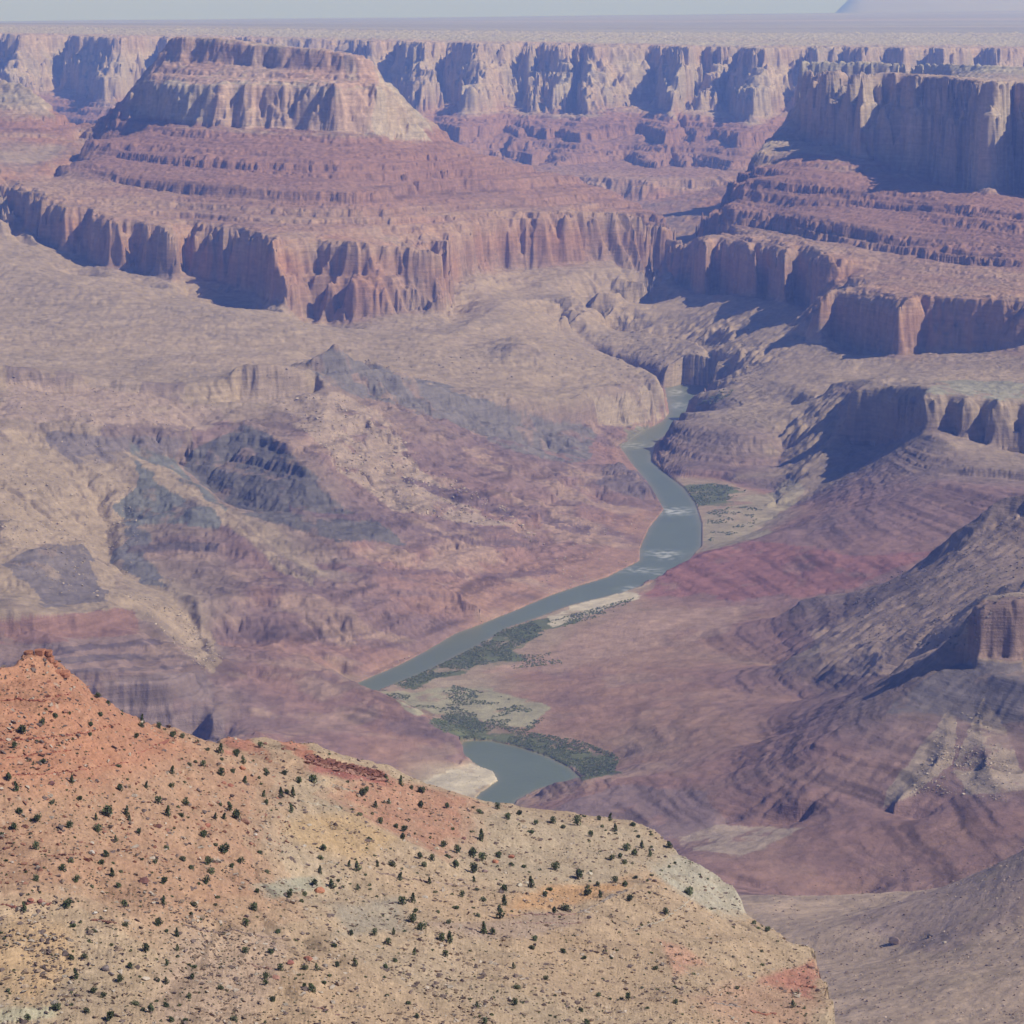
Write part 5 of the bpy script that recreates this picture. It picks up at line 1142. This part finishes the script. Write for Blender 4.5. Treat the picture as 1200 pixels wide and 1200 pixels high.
S_E = "262 215 14 297 245 16 233 275 10 145 340 14 255 352 14 303 388 26 210 235 8 20 255 10 50 293 9 22 385 14 112 215 16 398 222 18 458 275 20 520 245 22 520 312 12 613 308 16 585 350 22 712 298 18 770 323 18 848 303 26 885 263 14 968 280 16 1033 285 18 985 322 16 1060 345 20 1065 362 14 925 375 18 915 407 14 1005 345 12 1160 285 24 1190 378 18 1127 450 24 1172 478 22 1175 350 14 975 463 12 1010 502 12 1042 505 16 1090 498 16 1112 525 18 1157 532 12 92 430 20 170 465 22 118 490 20 32 508 18 262 485 28 312 505 24 160 548 22 260 570 28 405 490 22 398 550 12 478 535 20 548 547 18 575 580 12 637 565 14 727 555 26 923 575 12 852 605 26 875 578 14 918 632 12 903 660 18 963 652 16 903 700 26 690 675 20 667 712 18 430 675 24 412 652 14 585 655 26 440 757 24 412 822 30 283 675 18 265 630 16 200 712 16 145 705 14 318 740 18 163 775 22 290 825 16 262 780 14 60 802 18 125 865 16 322 912 26 370 925 18 88 960 22 133 965 26 247 1020 14 105 1048 20 610 960 18 592 1005 18 770 1028 18 827 935 14 783 965 8 780 785 24 810 795 12 720 805 16 748 832 14 478 800 14 1060 630 20 1118 655 20 975 715 20 1025 830 12 1045 862 10 490 1118 16 670 1180 16 885 1060 18 1002 1025 14 830 1157 12 270 1170 10 105 1085 10 265 1075 12 50 690 14 15 640 18 30 1018 14"
S_F = "8 1038 16 175 1052 20 135 1050 14 72 1055 12 283 1102 16 335 998 14 253 990 12 325 875 20 540 910 14 435 985 14 442 1078 18 478 1140 12 785 990 16 780 1040 12 733 1022 12 928 862 16 925 785 16 848 822 10 765 815 12 765 652 12 638 545 14 590 630 12 520 462 24 500 450 16 383 573 18 385 435 14 293 458 12 280 385 16 250 638 14 182 495 20 173 593 12 213 368 18 305 355 16 403 310 14 438 290 14 360 330 14 295 245 18 305 198 14 250 200 20 408 195 20 303 128 14 300 70 14 877 623 20 905 655 14 955 670 18 1013 730 12 1103 1090 22 1160 1103 16 1125 1018 14 1073 1178 14 1168 1148 12 985 950 8 640 715 10 550 828 10 720 835 8 355 742 12 305 795 14 110 780 12 42 788 14 80 825 12 680 1175 14 850 1190 12 123 680 12 227 690 12 575 355 10 620 380 12 495 290 8 520 258 10 535 290 8 1055 1140 10 285 240 8"
S_G = "635 632 25 470 705 18 903 690 20 308 715 18 350 770 24 620 750 24 672 742 18 858 745 16 1085 790 28 455 828 20 370 840 18 335 845 16 870 835 16 905 848 18 838 578 20 1130 885 24 410 885 22 498 665 12 765 640 14"
def parse(st, ox, oy, k=4.8):
    a = [float(q) for q in st.split()]; return [(ox + a[i] / k, oy + a[i + 1] / k, a[i + 2] / k) for i in range(0, len(a), 3)]
SH = parse(S_A, 0, 740) + parse(S_B, 250, 840) + parse(S_C, 0, 950) + parse(S_D, 250, 950) + parse(S_E, 500, 900) + parse(S_F, 700, 950) + parse(S_G, 500, 1050, 6.0)
SH.sort(key=lambda q: -q[2])
uniq = []
for q in SH:
    if all(abs(q[0] - w_[0]) + abs(q[1] - w_[1]) > 3.2 for w_ in uniq): uniq.append(q)
crest_y = lambda px: float(np.interp(px, [c[0] for c in FG_CREST[:-1]], [c[1] for c in FG_CREST[:-1]]))
placed = []
for px, py, rp in uniq:
    g = near_g.at(px, max(py + rp * .75, crest_y(px) + 2.2))
    if g is None or g[1] > 1600: continue
    placed.append((px, py, rp, g))
print('shrubs placed', len(placed))
big, small = placed[:296], placed[296:]
def zone(px, py):
    cy = crest_y(px); d = py - cy
    row = 0 if d < 22 else 1 if py < 930 else 2 if py < 990 else 3 if py < 1040 else 4 if py < 1090 else 5 if py < 1140 else 6
    return row, int(np.clip(px // 108, 0, 8))
ROWN = ['on the skyline', 'just under the crest', 'on the upper hillside', 'on the middle hillside', 'below the middle', 'on the lower hillside', 'along the bottom edge']
COLN = ['far left', 'left', 'below the crest dip', 'near the overhung ledge', 'left of centre', 'centre', 'right of centre', 'right shoulder', 'right end']
ORD = ['leftmost', 'second from the left', 'third from the left', 'fourth from the left', 'fifth from the left', 'sixth from the left', 'seventh from the left', 'eighth from the left', 'ninth from the left', 'tenth from the left', 'eleventh from the left', 'twelfth from the left', 'thirteenth from the left', 'fourteenth from the left', 'fifteenth from the left']
zones = {}
for i, q in enumerate(big): zones.setdefault(zone(q[0], q[1]), []).append(i)
lab = {}
for zk, ids in zones.items():
    ids.sort(key=lambda i: big[i][0])
    for n, i in enumerate(ids):
        if len(ids) == 1: lab[i] = 'lone green shrub %s, %s' % (ROWN[zk[0]], COLN[zk[1]])
        else: lab[i] = '%s green shrub %s, %s' % (ORD[min(n, 14)], ROWN[zk[0]], COLN[zk[1]])
for i, (px, py, rp, g) in enumerate(big):
    tall = rp > 5.0; pi = rnd.randrange(9) if not tall else rnd.choice((0, 1, 2, 3, 5, 6, 7)); kind, crown, trunk, whole = PROTO[pi]
    r = rp * g[1] / F * 1.42; scl = (r * (1.0 if kind != 2 else .85), r, r * (1.25 if kind != 2 else 1.0) * rnd.uniform(.85, 1.15)); rz_ = rnd.uniform(0, 6.28)
    if i < 70:
        o = bpy.data.objects.new('juniper', None); COL.objects.link(o); o.empty_display_size = 1
        for nm, me in (('crown', crown), ('trunk', trunk)):
            c = bpy.data.objects.new(nm, me); COL.objects.link(c); c.parent = o
    else: o = link('juniper', whole)
    o.location = (g[0], g[1], g[2] - .05 * r); o.scale = scl; o.rotation_euler = (0, 0, rz_)
    tag(o, lab[i], 'shrub', group='juniper shrubs dotted over the near hillside')
# the small remaining shrubs and tufts as one ground cover
its = []
rr = random.Random(21)
def tuft_vf(seed):
    r = np.random.RandomState(seed); V_, F_ = [], []
    for k in range(34):
        d = r.randn(3); d /= np.linalg.norm(d); c = np.array((0, 0, .45)) + d * (.62, .62, .45) * r.uniform(.6, 1.05); a = r.randn(3); a /= np.linalg.norm(a); b = np.cross(a, r.randn(3)); b /= np.linalg.norm(b)
        s_ = r.uniform(.2, .34); i0 = len(V_); V_ += [c + a * s_, c - a * s_ * .5 + b * s_, c - a * s_ * .5 - b * s_]; F_.append((i0, i0 + 1, i0 + 2))
    return np.array(V_), np.array(F_)
TUFTS = [tuft_vf(i) for i in range(8)]
for px, py, rp, g in small: its.append((g[0], g[1], g[2] - .1, rp * g[1] / F * 1.25, (.09, .11, .05)))
for px, py, g in visible_cells(NZ, NY, NX, (-20, 985), (790, 1215), 4300, near_g, lambda a, b, p: (1 if p[1] < 1600 and fN(p[0], p[1], 60, 361) > -.1 else .25), 9):
    k = rr.random(); its.append((g[0], g[1], g[2] - .1, rr.uniform(.25, .6) * (1.3 if k < .15 else 1), (.12, .13, .07) if k < .5 else (.2, .18, .11)))
attr_leaf, _nt, _b = new_mat('tuft_leaf'); _a = _nt.nodes.new('ShaderNodeAttribute'); _a.attribute_name = 'rock'; _nt.links.new(_a.outputs['Color'], _b.inputs['Base Color'])
o = scatter_mesh('low_scrub', its, TUFTS, attr_leaf, .5); tag(o, 'small bushes and tufts between the junipers on the near hillside', 'scrub', kind='stuff')

# ------------------------------------------------------------------ green thickets by the river, boulders on far talus
def in_any(px, py, polys): return any(bool(in_poly(np.array([px]), np.array([py]), pl)[0]) for pl in polys)
GREENS = [([(505, 848), (520, 838), (560, 845), (620, 858), (680, 868), (727, 886), (720, 905), (685, 912), (668, 899), (645, 887), (600, 872), (545, 866), (520, 858)], .85, 4200),
          ([(462, 802), (500, 786), (545, 764), (590, 738), (625, 728), (640, 742), (600, 760), (600, 775), (560, 780), (510, 795), (475, 808)], .8, 3600),
          ([(640, 728), (700, 712), (745, 700), (720, 718), (660, 735)], .8, 500),
          ([(600, 768), (650, 765), (660, 778), (600, 784)], .5, 300),
          ([(430, 804), (470, 810), (520, 800), (600, 820), (640, 840), (620, 858), (520, 838), (490, 832)], .32, 1600),
          ([(800, 572), (840, 566), (875, 575), (850, 588), (818, 594)], .8, 700),
          ([(818, 474), (850, 455), (865, 458), (835, 474)], .6, 150),
          ([(828, 600), (900, 585), (880, 620), (830, 635)], .25, 400)]
its = []
for pl, dn, n in GREENS:
    xs = [a for a, b in pl]; ys = [b for a, b in pl]; k = 0; tries = 0
    while k < n and tries < n * 6:
        tries += 1; px, py = rr.uniform(min(xs), max(xs)), rr.uniform(min(ys), max(ys))
        if not in_any(px, py, [pl]): continue
        x, y, z = [float(q) for q in (lambda u, D, z: (u * D, D, z))(*from_yz(px, py, 3.0))]
        cl_ = fN(x, y, 70, 371, 4)
        if cl_ < .25 - dn * .5: continue
        u_, v_ = x / y, math.log(y)
        if in_poly(np.array([u_]), np.array([v_]), POLY_UP)[0] or in_poly(np.array([u_]), np.array([v_]), POLY_LOW)[0]: continue
        g = far_g.at(px, py)
        if g is None: continue
        f = rr.uniform(.7, 1.3); c = (.18 * f, .22 * f, .12 * f) if rr.random() < .6 else (.28 * f, .28 * f, .17 * f)
        its.append((g[0], g[1], g[2] - .3, rr.uniform(1.4, 3.4) * (g[1] / 6500), c)); k += 1
o = scatter_mesh('riverside_thicket', its, TUFTS, attr_leaf, .5); tag(o, 'green thickets along the river banks', 'thicket', kind='stuff')

TALUS = [([(325, 470), (400, 458), (450, 490), (500, 545), (600, 600), (640, 640), (560, 620), (480, 600), (420, 570), (370, 520)], 1100, (.47, .38, .29), 3.2),
         ([(0, 500), (120, 520), (170, 600), (150, 700), (60, 700), (0, 640)], 700, (.46, .37, .28), 2.6),
         ([(140, 690), (215, 715), (262, 770), (240, 790), (180, 730)], 450, (.48, .39, .30), 2.2),
         ([(0, 440), (260, 465), (240, 500), (0, 500)], 350, (.46, .36, .28), 2.6),
         ([(1000, 690), (1080, 660), (1200, 600), (1200, 700), (1140, 760), (1000, 760)], 700, (.20, .17, .15), 2.2),
         ([(1060, 935), (1108, 840), (1150, 830), (1190, 900), (1180, 940), (1100, 930)], 700, (.48, .40, .31), 1.6),
         ([(880, 1050), (1200, 990), (1200, 1200), (960, 1200), (960, 1120)], 900, (.28, .21, .17), 1.3),
         ([(960, 1060), (1200, 1000), (1200, 1200), (1000, 1200)], 500, (.48, .38, .30), 1.1),
         ([(620, 650), (760, 590), (775, 600), (750, 660), (690, 685), (640, 700)], 350, (.52, .45, .36), 1.8),
         ([(420, 795), (560, 730), (590, 715), (600, 722), (470, 785)], 160, (.55, .47, .38), 1.8),
         ([(200, 440), (900, 380), (900, 470), (780, 440), (500, 450)], 350, (.22, .18, .16), 3.0),
         ([(500, 905), (556, 896), (586, 914), (560, 930)], 120, (.55, .48, .36), 1.0)]
its = []
for pl, n, c, r0 in TALUS:
    xs = [a for a, b in pl]; ys = [b for a, b in pl]; k = 0; tries = 0
    while k < n and tries < n * 6:
        tries += 1; px, py = rr.uniform(min(xs), max(xs)), rr.uniform(min(ys), max(ys))
        if not in_any(px, py, [pl]): continue
        g = far_g.at(px, py)
        if g is None: continue
        if fN(g[0], g[1], 120, 381) < -.05 and rr.random() < .7: continue
        f = rr.uniform(.7, 1.15); its.append((g[0], g[1], g[2], r0 * (.5 + 1.2 * rr.random() ** 3) * 1.2, tuple(a * f for a in c))); k += 1
o = scatter_mesh('talus_rocks', its, ROCKS, rock_loose); tag(o, 'fallen blocks scattered over the far talus slopes', 'talus', kind='stuff')
print('scatter done', time.time() - T0)

# ------------------------------------------------------------------ haze
def haze():
    x0, x1, y0, y1, z0, z1 = -36000, 42000, -300, 74000, -60, 1620
    vs = [(x, y, z) for x in (x0, x1) for y in (y0, y1) for z in (z0, z1)]
    fs = [(0, 1, 3, 2), (4, 6, 7, 5), (0, 4, 5, 1), (2, 3, 7, 6), (0, 2, 6, 4), (1, 5, 7, 3)]
    me = bpy.data.meshes.new('haze'); me.from_pydata(vs, [], fs); me.update()
    m = bpy.data.materials.new('haze_air'); m.use_nodes = True; nt = m.node_tree; nt.nodes.clear()
    out = nt.nodes.new('ShaderNodeOutputMaterial'); pvn = nt.nodes.new('ShaderNodeVolumePrincipled')
    pvn.inputs['Color'].default_value = HAZE_COL; pvn.inputs['Density'].default_value = HAZE_DENS
    pvn.inputs['Anisotropy'].default_value = HAZE_G
    pvn.inputs['Absorption Color'].default_value = (1, 1, 1, 1)
    nt.links.new(pvn.outputs[0], out.inputs['Volume']); me.materials.append(m)
    o = link('haze', me); tag(o, 'thin blue haze filling the air of the canyon', 'haze', kind='stuff')
HAZE_COL = (.21, .36, 1.0, 1); HAZE_DENS = 3.8e-5; HAZE_G = 0.1
haze()
print('script done', time.time() - T0)
